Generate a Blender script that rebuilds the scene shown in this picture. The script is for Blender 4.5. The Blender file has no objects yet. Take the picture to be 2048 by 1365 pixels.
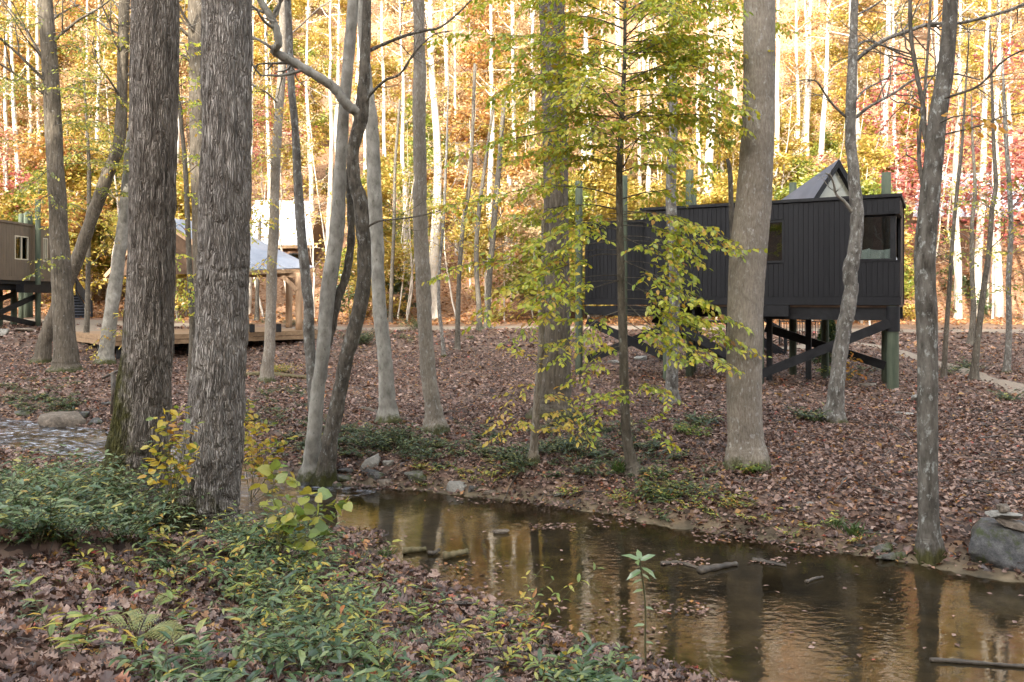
import bpy, math, random
import numpy as np
from mathutils import Vector, Matrix

# ------------------------------------------------------------------ camera, sky, sun, exposure
SC = bpy.context.scene
COL = SC.collection
EYE = 3.2            # eye height above the pool's surface (pool surface is z = 0)
F = 1593.0           # focal length in photo pixels (2048 wide, 28 mm lens)
HOR = 600.0          # horizon row in the photo
cam_d = bpy.data.cameras.new('camera'); cam = bpy.data.objects.new('camera', cam_d); COL.objects.link(cam)
cam.location = (0, 0, EYE); cam.rotation_euler = (math.pi/2, 0, 0)
cam_d.sensor_width = 36.0; cam_d.lens = 36.0*F/2048.0
cam_d.shift_y = -(682.5-HOR)/2048.0
cam_d.clip_start = 0.1; cam_d.clip_end = 2000
SC.camera = cam

SUN_EL, SUN_AZ = math.radians(21), math.radians(203)     # azimuth clockwise from +Y: behind the camera, a little to the left
sun_dir = Vector((math.sin(SUN_AZ)*math.cos(SUN_EL), math.cos(SUN_AZ)*math.cos(SUN_EL), math.sin(SUN_EL)))
W = bpy.data.worlds.new('World'); SC.world = W; W.use_nodes = True
nt = W.node_tree; nt.nodes.clear()
sky = nt.nodes.new('ShaderNodeTexSky'); sky.sky_type = 'NISHITA'; sky.sun_disc = False
sky.sun_elevation = SUN_EL; sky.sun_rotation = SUN_AZ; sky.dust_density = 3.0; sky.ozone_density = 0.6
hs = nt.nodes.new('ShaderNodeHueSaturation'); hs.inputs['Saturation'].default_value = 0.33
bg = nt.nodes.new('ShaderNodeBackground'); bg.inputs['Strength'].default_value = 0.15
wo = nt.nodes.new('ShaderNodeOutputWorld')
nt.links.new(sky.outputs[0], hs.inputs['Color']); nt.links.new(hs.outputs[0], bg.inputs['Color']); nt.links.new(bg.outputs[0], wo.inputs['Surface'])
sl = bpy.data.lights.new('sun', 'SUN'); sl.energy = 2.0; sl.angle = math.radians(0.5); sl.color = (1.0, 0.92, 0.80)
so = bpy.data.objects.new('sun', sl); COL.objects.link(so); so.location = (-30, -40, 60)
so.rotation_euler = sun_dir.to_track_quat('Z', 'Y').to_euler()
SC.view_settings.view_transform = 'Standard'; SC.view_settings.look = 'None'
SC.view_settings.exposure = 2.7; SC.view_settings.gamma = 1.0; SC.view_settings.use_curve_mapping = False
SC.cycles.max_bounces = 7; SC.cycles.diffuse_bounces = 3; SC.cycles.glossy_bounces = 3
SC.cycles.transmission_bounces = 4; SC.cycles.transparent_max_bounces = 10
SC.cycles.caustics_reflective = False; SC.cycles.caustics_refractive = False
SC.cycles.sample_clamp_indirect = 6.0
SC.cycles.use_denoising = True

R = np.random.default_rng(7)
random.seed(7)

# ------------------------------------------------------------------ helpers
def P(px, py, Y):
    """photo pixel at depth Y -> world point"""
    return np.array(((px-1024.0)/F*Y, Y, EYE+(HOR-py)/F*Y))

def tag(o, label=None, cat=None, group=None, kind=None):
    if label: o['label'] = label
    if cat: o['category'] = cat
    if group: o['group'] = group
    if kind: o['kind'] = kind
    return o

def thing(name, label, cat, loc=(0, 0, 0), rz=0, group=None):
    o = bpy.data.objects.new(name, None); COL.objects.link(o)
    o.empty_display_size = 0.2
    o.location = loc; o.rotation_euler = (0, 0, rz)
    return tag(o, label, cat, group)

class MB:
    """collects vertices and faces, builds them as ONE mesh object"""
    def __init__(s): s.V = []; s.Fc = []; s.n = 0
    def add(s, v, f):
        v = np.asarray(v, float).reshape(-1, 3)
        if isinstance(f, np.ndarray): s.Fc.append(f+s.n)
        else:
            by = {}
            for q in f: by.setdefault(len(q), []).append(q)
            for q in by.values(): s.Fc.append(np.array(q)+s.n)
        s.V.append(v); s.n += len(v)
    def mesh(s, name, origin=(0, 0, 0), smooth=False):
        me = bpy.data.meshes.new(name)
        if not s.V: return me
        v = np.concatenate(s.V)-np.asarray(origin, float)
        me.vertices.add(len(v)); me.vertices.foreach_set('co', v.astype(np.float32).ravel())
        loops = np.concatenate([f.ravel() for f in s.Fc]); lens = np.concatenate([np.full(len(f), f.shape[1]) for f in s.Fc])
        me.loops.add(len(loops)); me.loops.foreach_set('vertex_index', loops.astype(np.int32))
        me.polygons.add(len(lens)); st = np.concatenate(([0], np.cumsum(lens)[:-1]))
        me.polygons.foreach_set('loop_start', st.astype(np.int32))
        me.polygons.foreach_set('use_smooth', np.full(len(lens), bool(smooth)))
        me.update(calc_edges=True); me.validate()
        return me
    def build(s, name, m, parent=None, smooth=False, local=False, loc=None):
        org = (0, 0, 0)
        if parent is not None and not local:
            org = np.array(parent.location)
            if parent.parent is not None: org = org+np.array(parent.parent.location)
        if loc is not None: org = np.asarray(loc)
        o = bpy.data.objects.new(name, s.mesh(name, org, smooth)); COL.objects.link(o)
        if m: o.data.materials.append(m)
        if parent is not None: o.parent = parent
        if loc is not None: o.location = loc
        return o

BOXF = [(0, 3, 2, 1), (4, 5, 6, 7), (0, 1, 5, 4), (1, 2, 6, 5), (2, 3, 7, 6), (3, 0, 4, 7)]
def box(mb, a, b):
    x0, y0, z0 = a; x1, y1, z1 = b
    mb.add([(x0, y0, z0), (x1, y0, z0), (x1, y1, z0), (x0, y1, z0), (x0, y0, z1), (x1, y0, z1), (x1, y1, z1), (x0, y1, z1)], BOXF)
def bar(mb, p, q, w, h, up=(0, 0, 1)):
    """rectangular beam from p to q"""
    p = np.asarray(p, float); q = np.asarray(q, float); d = q-p; d /= np.linalg.norm(d)
    s = np.cross(d, up); s /= np.linalg.norm(s)+1e-9; u = np.cross(s, d)
    s = s*w/2; u = u*h/2
    v = [p-s-u, p+s-u, p+s+u, p-s+u, q-s-u, q+s-u, q+s+u, q-s+u]
    mb.add(v, [(0, 1, 2, 3), (7, 6, 5, 4), (1, 0, 4, 5), (2, 1, 5, 6), (3, 2, 6, 7), (0, 3, 7, 4)])

def smooth_line(pts, per=6):
    """Catmull-Rom through rows of any width"""
    p = np.asarray(pts, float)
    if len(p) < 3:
        t = np.linspace(0, 1, per+1)[:, None]; return p[0]*(1-t)+p[-1]*t
    q = np.vstack((2*p[0]-p[1], p, 2*p[-1]-p[-2])); out = []
    for i in range(1, len(q)-2):
        t = np.arange(per)[:, None]/per
        a, b, c, d = q[i-1], q[i], q[i+1], q[i+2]
        out.append(0.5*((2*b)+(-a+c)*t+(2*a-5*b+4*c-d)*t**2+(-a+3*b-3*c+d)*t**3))
    out.append(p[-1:]); return np.vstack(out)

def tube(mb, pts, rad, seg=8, cap=True, disp=None):
    pts = np.asarray(pts, float); rad = np.broadcast_to(np.asarray(rad, float), (len(pts),))
    T = np.gradient(pts, axis=0); T /= np.linalg.norm(T, axis=1)[:, None]+1e-9
    ref = np.array((0., 1., 0.)) if abs(T[0][1]) < 0.9 else np.array((1., 0, 0))
    N = ref-(T@ref)[:, None]*T; N /= np.linalg.norm(N, axis=1)[:, None]+1e-9
    B = np.cross(T, N)
    a = np.arange(seg)*2*math.pi/seg
    rr = rad[:, None]*np.ones(seg)
    if disp is not None: rr = rr*(1+disp(len(pts), seg))
    v = pts[:, None, :]+rr[:, :, None]*(np.cos(a)[None, :, None]*N[:, None, :]+np.sin(a)[None, :, None]*B[:, None, :])
    n = len(pts)
    i = np.arange(n-1)[:, None]*seg; j = np.arange(seg)[None, :]; k = (j+1) % seg
    f = np.stack((i+j, i+k, i+seg+k, i+seg+j), -1).reshape(-1, 4)
    mb.add(v.reshape(-1, 3), f)
    if cap and seg > 3:
        mb.Fc.append(np.array([np.arange(seg)+mb.n-seg])); mb.Fc.append(np.array([np.arange(seg)[::-1]+mb.n-n*seg]))

def vnoise(x, y, seed, px=None):
    """value noise on numpy arrays; px = period in x"""
    x = np.asarray(x, float); y = np.asarray(y, float)
    xi = np.floor(x).astype(np.int64); yi = np.floor(y).astype(np.int64); fx = x-xi; fy = y-yi
    fx = fx*fx*(3-2*fx); fy = fy*fy*(3-2*fy)
    def h(a, b):
        if px: a = a % px
        n = (a*374761393+b*668265263+seed*1274126177) & 0x7fffffff
        n = ((n ^ (n >> 13))*1274126177) & 0x7fffffff
        return ((n ^ (n >> 16)) & 0xffff)/65535.0
    return (h(xi, yi)*(1-fx)+h(xi+1, yi)*fx)*(1-fy)+(h(xi, yi+1)*(1-fx)+h(xi+1, yi+1)*fx)*fy

def sstep(a, b, x):
    t = np.clip((x-a)/(b-a), 0, 1); return t*t*(3-2*t)

# ------------------------------------------------------------------ materials
def new_mat(name):
    m = bpy.data.materials.new(name); m.use_nodes = True
    n = m.node_tree.nodes; n.clear()
    return m, n, m.node_tree.links
def nd(n, t, **k):
    x = n.new(t)
    for a, b in k.items():
        if a.startswith('i_'): x.inputs[a[2:].replace('_', ' ')].default_value = b
        else: setattr(x, a, b)
    return x
def ramp(n, stops, interp='LINEAR'):
    r = n.new('ShaderNodeValToRGB'); r.color_ramp.interpolation = interp
    e = r.color_ramp.elements
    while len(e) < len(stops): e.new(0.5)
    for x, (p, c) in zip(e, stops): x.position = p; x.color = (*c, 1) if len(c) == 3 else c
    return r

def leaf_mat(name, stops, trans=0.45, rough=0.45, gloss=0.06, interp='LINEAR'):
    m, n, l = new_mat(name)
    geo = nd(n, 'ShaderNodeNewGeometry'); oi = nd(n, 'ShaderNodeObjectInfo')
    ad = nd(n, 'ShaderNodeMath', operation='ADD'); fr = nd(n, 'ShaderNodeMath', operation='FRACT')
    l.new(geo.outputs['Random Per Island'], ad.inputs[0])
    mu = nd(n, 'ShaderNodeMath', operation='MULTIPLY'); mu.inputs[1].default_value = 0.35
    l.new(oi.outputs['Random'], mu.inputs[0]); l.new(mu.outputs[0], ad.inputs[1]); l.new(ad.outputs[0], fr.inputs[0])
    r = ramp(n, stops, interp); l.new(fr.outputs[0], r.inputs[0])
    tc = nd(n, 'ShaderNodeTexCoord'); no = nd(n, 'ShaderNodeTexNoise'); no.inputs['Scale'].default_value = 30
    l.new(tc.outputs['Object'], no.inputs['Vector'])
    mx = nd(n, 'ShaderNodeMixRGB', blend_type='MULTIPLY'); mx.inputs[0].default_value = 0.55
    r2 = ramp(n, [(0.3, (0.55, 0.5, 0.45)), (0.65, (1.15, 1.15, 1.1))]); l.new(no.outputs[0], r2.inputs[0])
    l.new(r.outputs[0], mx.inputs[1]); l.new(r2.outputs[0], mx.inputs[2])
    d = nd(n, 'ShaderNodeBsdfDiffuse'); t = nd(n, 'ShaderNodeBsdfTranslucent'); g = nd(n, 'ShaderNodeBsdfGlossy'); g.inputs['Roughness'].default_value = rough
    l.new(mx.outputs[0], d.inputs[0]); l.new(mx.outputs[0], t.inputs[0])
    m1 = nd(n, 'ShaderNodeMixShader'); m1.inputs[0].default_value = trans; l.new(d.outputs[0], m1.inputs[1]); l.new(t.outputs[0], m1.inputs[2])
    m2 = nd(n, 'ShaderNodeMixShader'); m2.inputs[0].default_value = gloss; l.new(m1.outputs[0], m2.inputs[1]); l.new(g.outputs[0], m2.inputs[2])
    o = nd(n, 'ShaderNodeOutputMaterial'); l.new(m2.outputs[0], o.inputs[0])
    return m

def bark_mat(name, dark, light, patch=None, patch_lo=0.56, freq=14.0, stretch=0.14, bump=0.5, moss=None, moss_top=2.0, moss_side=None, spread=(0.3, 0.7), crack=None):
    m, n, l = new_mat(name)
    tc = nd(n, 'ShaderNodeTexCoord')
    mp = nd(n, 'ShaderNodeMapping'); mp.inputs['Scale'].default_value = (1, 1, stretch); l.new(tc.outputs['Object'], mp.inputs[0])
    a = nd(n, 'ShaderNodeTexNoise'); a.inputs['Scale'].default_value = freq; a.inputs['Detail'].default_value = 6; a.inputs['Roughness'].default_value = 0.65
    l.new(mp.outputs[0], a.inputs['Vector'])
    b = nd(n, 'ShaderNodeTexNoise'); b.inputs['Scale'].default_value = 2.2; b.inputs['Detail'].default_value = 4; l.new(tc.outputs['Object'], b.inputs['Vector'])
    r = ramp(n, [(spread[0], dark), (spread[1], light)]); l.new(a.outputs[0], r.inputs[0])
    col = r.outputs[0]
    hgt = a.outputs[0]
    if crack:
        vo = nd(n, 'ShaderNodeTexVoronoi', feature='DISTANCE_TO_EDGE'); vo.inputs['Scale'].default_value = crack
        vm = nd(n, 'ShaderNodeMapping'); vm.inputs['Scale'].default_value = (1, 1, .065); l.new(tc.outputs['Object'], vm.inputs[0])
        wn = nd(n, 'ShaderNodeTexNoise'); wn.inputs['Scale'].default_value = 6; wn.inputs['Detail'].default_value = 3; l.new(tc.outputs['Object'], wn.inputs['Vector'])
        wm = nd(n, 'ShaderNodeMixRGB', blend_type='ADD'); wm.inputs[0].default_value = .07; l.new(vm.outputs[0], wm.inputs[1]); wz_ = nd(n, 'ShaderNodeVectorMath', operation='MULTIPLY'); wz_.inputs[1].default_value = (1, 1, .12); l.new(wn.outputs['Color'], wz_.inputs[0]); l.new(wz_.outputs[0], wm.inputs[2])
        l.new(wm.outputs[0], vo.inputs['Vector'])
        rc_ = ramp(n, [(.0, (.34, .32, .30)), (.10, (.74, .72, .70)), (.24, (1.06, 1.06, 1.06))]); l.new(vo.outputs['Distance'], rc_.inputs[0])
        mk = nd(n, 'ShaderNodeMixRGB', blend_type='MULTIPLY'); mk.inputs[0].default_value = 1; l.new(col, mk.inputs[1]); l.new(rc_.outputs[0], mk.inputs[2]); col = mk.outputs[0]
        hh = nd(n, 'ShaderNodeMath', operation='MULTIPLY_ADD'); hh.inputs[1].default_value = .35; l.new(a.outputs[0], hh.inputs[0])
        rs = ramp(n, [(0, (0, 0, 0)), (.3, (1, 1, 1))]); l.new(vo.outputs['Distance'], rs.inputs[0]); l.new(rs.outputs[0], hh.inputs[2]); hgt = hh.outputs[0]
    rb = ramp(n, [(0.3, (0.62, 0.60, 0.58)), (0.7, (1.2, 1.18, 1.15))]); l.new(b.outputs[0], rb.inputs[0])
    mb = nd(n, 'ShaderNodeMixRGB', blend_type='MULTIPLY'); mb.inputs[0].default_value = 0.8
    l.new(col, mb.inputs[1]); l.new(rb.outputs[0], mb.inputs[2]); col = mb.outputs[0]
    if patch:
        c = nd(n, 'ShaderNodeTexNoise'); c.inputs['Scale'].default_value = 15; c.inputs['Detail'].default_value = 6; c.inputs['Roughness'].default_value = 0.7
        mp2 = nd(n, 'ShaderNodeMapping'); mp2.inputs['Scale'].default_value = (1, 1, 0.55); mp2.inputs['Location'].default_value = (3, 5, 1); l.new(tc.outputs['Object'], mp2.inputs[0])
        l.new(mp2.outputs[0], c.inputs['Vector'])
        rc = ramp(n, [(patch_lo-.02, (0, 0, 0)), (patch_lo+0.09, (.85, .85, .85))]); l.new(c.outputs[0], rc.inputs[0])
        mc = nd(n, 'ShaderNodeMixRGB'); l.new(rc.outputs[0], mc.inputs[0]); l.new(col, mc.inputs[1]); mc.inputs[2].default_value = (*patch, 1); col = mc.outputs[0]
    if moss:
        sx = nd(n, 'ShaderNodeSeparateXYZ'); l.new(tc.outputs['Object'], sx.inputs[0])
        mr = nd(n, 'ShaderNodeMapRange'); l.new(sx.outputs['Z'], mr.inputs[0])
        mr.inputs[1].default_value = moss_top; mr.inputs[2].default_value = moss_top*0.1; mr.inputs[3].default_value = 0.0; mr.inputs[4].default_value = 0.50
        e = nd(n, 'ShaderNodeTexNoise'); e.inputs['Scale'].default_value = 5; e.inputs['Detail'].default_value = 8; e.inputs['Roughness'].default_value = 0.7; l.new(tc.outputs['Object'], e.inputs['Vector'])
        s = nd(n, 'ShaderNodeMath', operation='ADD'); l.new(mr.outputs[0], s.inputs[0]); l.new(e.outputs[0], s.inputs[1])
        if moss_side is not None:
            q = nd(n, 'ShaderNodeMath', operation='MULTIPLY'); q.inputs[1].default_value = moss_side; l.new(sx.outputs['X'], q.inputs[0])
            s2 = nd(n, 'ShaderNodeMath', operation='ADD'); l.new(s.outputs[0], s2.inputs[0]); l.new(q.outputs[0], s2.inputs[1]); s = s2
        rm = ramp(n, [(0.72, (0, 0, 0)), (0.95, (1, 1, 1))]); l.new(s.outputs[0], rm.inputs[0])
        mm = nd(n, 'ShaderNodeMixRGB'); l.new(rm.outputs[0], mm.inputs[0]); l.new(col, mm.inputs[1])
        rr = ramp(n, [(0.35, tuple(x*0.35 for x in moss)), (0.65, moss)]); l.new(a.outputs[0], rr.inputs[0]); l.new(rr.outputs[0], mm.inputs[2]); col = mm.outputs[0]
    p = nd(n, 'ShaderNodeBsdfPrincipled'); p.inputs['Roughness'].default_value = 0.9; p.inputs['Specular IOR Level'].default_value = 0.2
    l.new(col, p.inputs['Base Color'])
    bu = nd(n, 'ShaderNodeBump'); bu.inputs['Strength'].default_value = bump; bu.inputs['Distance'].default_value = 0.03
    l.new(hgt, bu.inputs['Height']); l.new(bu.outputs[0], p.inputs['Normal'])
    o = nd(n, 'ShaderNodeOutputMaterial'); l.new(p.outputs[0], o.inputs[0])
    return m

def plain_mat(name, c1, c2, scale=6, stretch=(1, 1, 1), rough=0.7, bump=0.15, spec=0.4, metal=0.0, detail=5):
    m, n, l = new_mat(name)
    tc = nd(n, 'ShaderNodeTexCoord'); mp = nd(n, 'ShaderNodeMapping'); mp.inputs['Scale'].default_value = stretch
    l.new(tc.outputs['Object'], mp.inputs[0])
    oi = nd(n, 'ShaderNodeObjectInfo'); va = nd(n, 'ShaderNodeVectorMath', operation='SCALE'); cb = nd(n, 'ShaderNodeCombineXYZ')
    l.new(oi.outputs['Random'], cb.inputs[0]); l.new(oi.outputs['Random'], cb.inputs[2]); l.new(cb.outputs[0], va.inputs[0]); va.inputs['Scale'].default_value = 37
    vs = nd(n, 'ShaderNodeVectorMath', operation='ADD'); l.new(mp.outputs[0], vs.inputs[0]); l.new(va.outputs[0], vs.inputs[1])
    a = nd(n, 'ShaderNodeTexNoise'); a.inputs['Scale'].default_value = scale; a.inputs['Detail'].default_value = detail; a.inputs['Roughness'].default_value = 0.65
    l.new(vs.outputs[0], a.inputs['Vector'])
    r = ramp(n, [(0.3, c1), (0.7, c2)]); l.new(a.outputs[0], r.inputs[0])
    p = nd(n, 'ShaderNodeBsdfPrincipled'); p.inputs['Roughness'].default_value = rough; p.inputs['Specular IOR Level'].default_value = spec; p.inputs['Metallic'].default_value = metal
    l.new(r.outputs[0], p.inputs['Base Color'])
    bu = nd(n, 'ShaderNodeBump'); bu.inputs['Strength'].default_value = bump; bu.inputs['Distance'].default_value = 0.02
    l.new(a.outputs[0], bu.inputs['Height']); l.new(bu.outputs[0], p.inputs['Normal'])
    o = nd(n, 'ShaderNodeOutputMaterial'); l.new(p.outputs[0], o.inputs[0])
    return m

def rock_mat(name, c1, c2, moss, moss_lo):
    m, n, l = new_mat(name)
    tc = nd(n, 'ShaderNodeTexCoord'); a = nd(n, 'ShaderNodeTexNoise'); a.inputs['Scale'].default_value = 8; a.inputs['Detail'].default_value = 10; a.inputs['Roughness'].default_value = 0.78
    l.new(tc.outputs['Object'], a.inputs['Vector'])
    r = ramp(n, [(0.36, c1), (0.5, tuple((x+y)/2.4 for x, y in zip(c1, c2))), (0.64, c2)]); l.new(a.outputs[0], r.inputs[0])
    e = nd(n, 'ShaderNodeTexNoise'); e.inputs['Scale'].default_value = 3.5; e.inputs['Detail'].default_value = 7; e.inputs['Roughness'].default_value = 0.75
    mp = nd(n, 'ShaderNodeMapping'); mp.inputs['Location'].default_value = (9, 2, 4); l.new(tc.outputs['Object'], mp.inputs[0]); l.new(mp.outputs[0], e.inputs['Vector'])
    rm = ramp(n, [(moss_lo, (0, 0, 0)), (moss_lo+0.1, (1, 1, 1))]); l.new(e.outputs[0], rm.inputs[0])
    mm = nd(n, 'ShaderNodeMixRGB'); l.new(rm.outputs[0], mm.inputs[0]); l.new(r.outputs[0], mm.inputs[1]); mm.inputs[2].default_value = (*moss, 1)
    p = nd(n, 'ShaderNodeBsdfPrincipled'); p.inputs['Roughness'].default_value = 0.75; l.new(mm.outputs[0], p.inputs['Base Color'])
    bu = nd(n, 'ShaderNodeBump'); bu.inputs['Strength'].default_value = 0.9; bu.inputs['Distance'].default_value = 0.05; l.new(a.outputs[0], bu.inputs['Height']); l.new(bu.outputs[0], p.inputs['Normal'])
    o = nd(n, 'ShaderNodeOutputMaterial'); l.new(p.outputs[0], o.inputs[0])
    return m
# ------------------------------------------------------------------ terrain: creek valley, near bank, far flat, wooded hill in front and behind
CREEK = np.array([(-40, 32, 1.3, .75), (-22, 22.5, 1.3, .45), (-11.4, 17.7, 1.25, .30), (-9, 16.5, 1.15, .24), (-5.8, 14.7, .95, .12), (-3.95, 13.2, 1.05, .03), (-2.95, 12.4, 1.3, 0),
    (-1.25, 12.0, 1.24, 0), (.02, 10.75, 1.83, 0), (1.75, 9.2, 2.1, 0), (3.7, 7.9, 2.2, 0), (6.4, 6.45, 2.1, 0), (12, 4.2, 2.0, 0), (24, 0, 2.0, 0), (60, -14, 2, 0)], float)
CS = smooth_line(CREEK, 8)
def creek(x, y):
    """distance beyond the water's edge (negative in the water), water level, side (+1 = far side)"""
    x = np.asarray(x, float); y = np.asarray(y, float)
    best = np.full(x.shape, 1e9); hw = np.zeros(x.shape); wz = np.zeros(x.shape); sd = np.ones(x.shape)
    for a, b in zip(CS[:-1], CS[1:]):
        dx, dy = b[0]-a[0], b[1]-a[1]; L2 = dx*dx+dy*dy
        t = np.clip(((x-a[0])*dx+(y-a[1])*dy)/L2, 0, 1)
        d = np.hypot(x-a[0]-t*dx, y-a[1]-t*dy)
        k = d < best
        best = np.where(k, d, best); hw = np.where(k, a[2]+t*(b[2]-a[2]), hw); wz = np.where(k, a[3]+t*(b[3]-a[3]), wz)
        sd = np.where(k, np.sign(dx*(y-a[1])-dy*(x-a[0])), sd)
    return best-hw, wz, sd
def hill_start(x): return 51+3*np.sin(x*0.05+1)
def ground(x, y):
    x = np.asarray(x, float); y = np.asarray(y, float)
    d, wz, sd = creek(x, y)
    d = d+0.35*(vnoise(x*0.9, y*0.9, 3)-0.5)+0.16*(vnoise(x*2.7, y*2.7, 4)-0.5)
    dp = np.maximum(d, 0)
    bed = wz-0.30*sstep(0, 1.1, -d)
    far = wz*np.exp(-dp/6)+0.50*(1-np.exp(-dp/0.75))+0.012*np.minimum(dp, 20)+0.042*np.maximum(y-24, 0)*sstep(24, 34, y)+0.03*np.maximum(-x-12, 0)*sstep(26, 36, y)
    far = far-.38*np.exp(-((x+12)/6)**2-((y-32.5)/3.2)**2)
    t = np.maximum(y-hill_start(x), 0); far = far+0.48*(np.sqrt(t*t+16)-4)+.24*np.maximum(t-32, 0)
    far = far+sstep(0, 40, t)*(2.5*(vnoise(x*0.05, y*0.05, 8)-0.5))
    near = wz*np.exp(-dp/4)+0.10*np.minimum(dp, 1.3)+0.34*np.clip(dp-1.3, 0, 4.3)+0.02*np.maximum(dp-5.6, 0)
    b = np.maximum(-y-6, 0); near = near+0.80*(np.sqrt(b*b+9)-3)
    near = np.where(y < -62, near-0.80*(-62-y)*0.9, near)
    z = np.where(d < 0, bed, np.where(sd > 0, far, near))
    z = z+np.where(d > 0.1, 1, 0.5)*(0.10*(vnoise(x*0.6, y*0.6, 1)-0.5)+0.05*(vnoise(x*2.2, y*2.2, 2)-0.5))*sstep(0, 0.6, np.abs(d))
    return z
def zg(x, y): return float(ground(np.array([x], float), np.array([y], float))[0])
_YS = np.concatenate((np.arange(2.5, 30, 0.02), np.arange(30, 160, 0.1)))
def G(px, py, ymin=2.5):
    """where the ray through a photo pixel meets the ground"""
    Y = _YS[_YS >= ymin]; x = (px-1024.0)/F*Y; z = EYE+(HOR-py)/F*Y
    k = np.nonzero(ground(x, Y) >= z)[0]
    i = k[0] if len(k) else len(Y)-1
    return np.array((x[i], Y[i], ground(x[i:i+1], Y[i:i+1])[0]))
def WS(px, py, z=0.0):
    Y = F*(EYE-z)/(py-HOR); return np.array(((px-1024)/F*Y, Y, z))

def axis(*segs):
    out = []
    for a, b, s in segs: out += list(np.arange(a, b-1e-6, s))
    out.append(segs[-1][1]); return np.array(out)
gx = axis((-260, -60, 14), (-60, -18, 1.0), (-18, -6, .22), (-6, 8, .13), (8, 18, .22), (18, 60, 1.0), (60, 260, 14))
gy = axis((-130, -6, 4), (-6, 2, .5), (2, 18, .13), (18, 34, .3), (34, 64, .8), (64, 250, 6))
XX, YY = np.meshgrid(gx, gy); ZZ = ground(XX, YY)
mb = MB(); nx, ny = len(gx), len(gy)
i = np.arange(ny-1)[:, None]*nx; j = np.arange(nx-1)[None, :]
mb.add(np.stack((XX, YY, ZZ), -1).reshape(-1, 3), np.stack((i+j, i+j+1, i+nx+j+1, i+nx+j), -1).reshape(-1, 4))

def ground_mat():
    m, n, l = new_mat('leaf_litter_floor')
    tc = nd(n, 'ShaderNodeTexCoord')
    v = nd(n, 'ShaderNodeTexVoronoi'); v.inputs['Scale'].default_value = 11; v.inputs['Randomness'].default_value = 1
    wp = nd(n, 'ShaderNodeTexNoise'); wp.inputs['Scale'].default_value = 9; wp.inputs['Detail'].default_value = 3; l.new(tc.outputs['Object'], wp.inputs['Vector'])
    mxv = nd(n, 'ShaderNodeMixRGB'); mxv.inputs[0].default_value = 0.08; l.new(tc.outputs['Object'], mxv.inputs[1]); l.new(wp.outputs['Color'], mxv.inputs[2])
    l.new(mxv.outputs[0], v.inputs['Vector'])
    s = nd(n, 'ShaderNodeSeparateColor'); l.new(v.outputs['Color'], s.inputs[0])
    r = ramp(n, [(0, (.030, .019, .013)), (.3, (.07, .042, .028)), (.6, (.12, .073, .050)), (.85, (.19, .13, .09)), (1, (.24, .13, .06))]); l.new(s.outputs[0], r.inputs[0])
    sp = nd(n, 'ShaderNodeSeparateXYZ'); l.new(tc.outputs['Object'], sp.inputs[0])
    # wet dark soil near water level
    mr = nd(n, 'ShaderNodeMapRange'); l.new(sp.outputs['Z'], mr.inputs[0]); mr.inputs[1].default_value = 0.0; mr.inputs[2].default_value = 0.22; mr.inputs[3].default_value = 1; mr.inputs[4].default_value = 0
    big = nd(n, 'ShaderNodeTexNoise'); big.inputs['Scale'].default_value = 3; big.inputs['Detail'].default_value = 8; l.new(tc.outputs['Object'], big.inputs['Vector'])
    soil = ramp(n, [(.3, (.04, .033, .018)), (.55, (.125, .10, .056)), (.75, (.26, .21, .13))]); l.new(big.outputs[0], soil.inputs[0])
    m1 = nd(n, 'ShaderNodeMixRGB'); l.new(mr.outputs[0], m1.inputs[0]); l.new(r.outputs[0], m1.inputs[1]); l.new(soil.outputs[0], m1.inputs[2])
    # fresh orange leaf fall on the hillside
    mh = nd(n, 'ShaderNodeMapRange'); l.new(sp.outputs['Y'], mh.inputs[0]); mh.inputs[1].default_value = 38; mh.inputs[2].default_value = 56
    rh = ramp(n, [(0, (.18, .095, .05)), (.5, (.32, .18, .095)), (1, (.42, .28, .165))]); l.new(s.outputs[1], rh.inputs[0])
    m2 = nd(n, 'ShaderNodeMixRGB'); l.new(mh.outputs[0], m2.inputs[0]); l.new(m1.outputs[0], m2.inputs[1]); l.new(rh.outputs[0], m2.inputs[2])
    # broad variation
    b2 = nd(n, 'ShaderNodeTexNoise'); b2.inputs['Scale'].default_value = .5; b2.inputs['Detail'].default_value = 5; l.new(tc.outputs['Object'], b2.inputs['Vector'])
    rb = ramp(n, [(.35, (.7, .68, .66)), (.65, (1.15, 1.1, 1.1))]); l.new(b2.outputs[0], rb.inputs[0])
    m3 = nd(n, 'ShaderNodeMixRGB', blend_type='MULTIPLY'); m3.inputs[0].default_value = 1; l.new(m2.outputs[0], m3.inputs[1]); l.new(rb.outputs[0], m3.inputs[2])
    p = nd(n, 'ShaderNodeBsdfPrincipled'); p.inputs['Roughness'].default_value = .8; l.new(m3.outputs[0], p.inputs['Base Color'])
    bu = nd(n, 'ShaderNodeBump'); bu.inputs['Strength'].default_value = .8; bu.inputs['Distance'].default_value = .04
    l.new(s.outputs[2], bu.inputs['Height']); l.new(bu.outputs[0], p.inputs['Normal'])
    o = nd(n, 'ShaderNodeOutputMaterial'); l.new(p.outputs[0], o.inputs[0]); return m
tag(mb.build('ground', ground_mat(), smooth=True), kind='structure')

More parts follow.
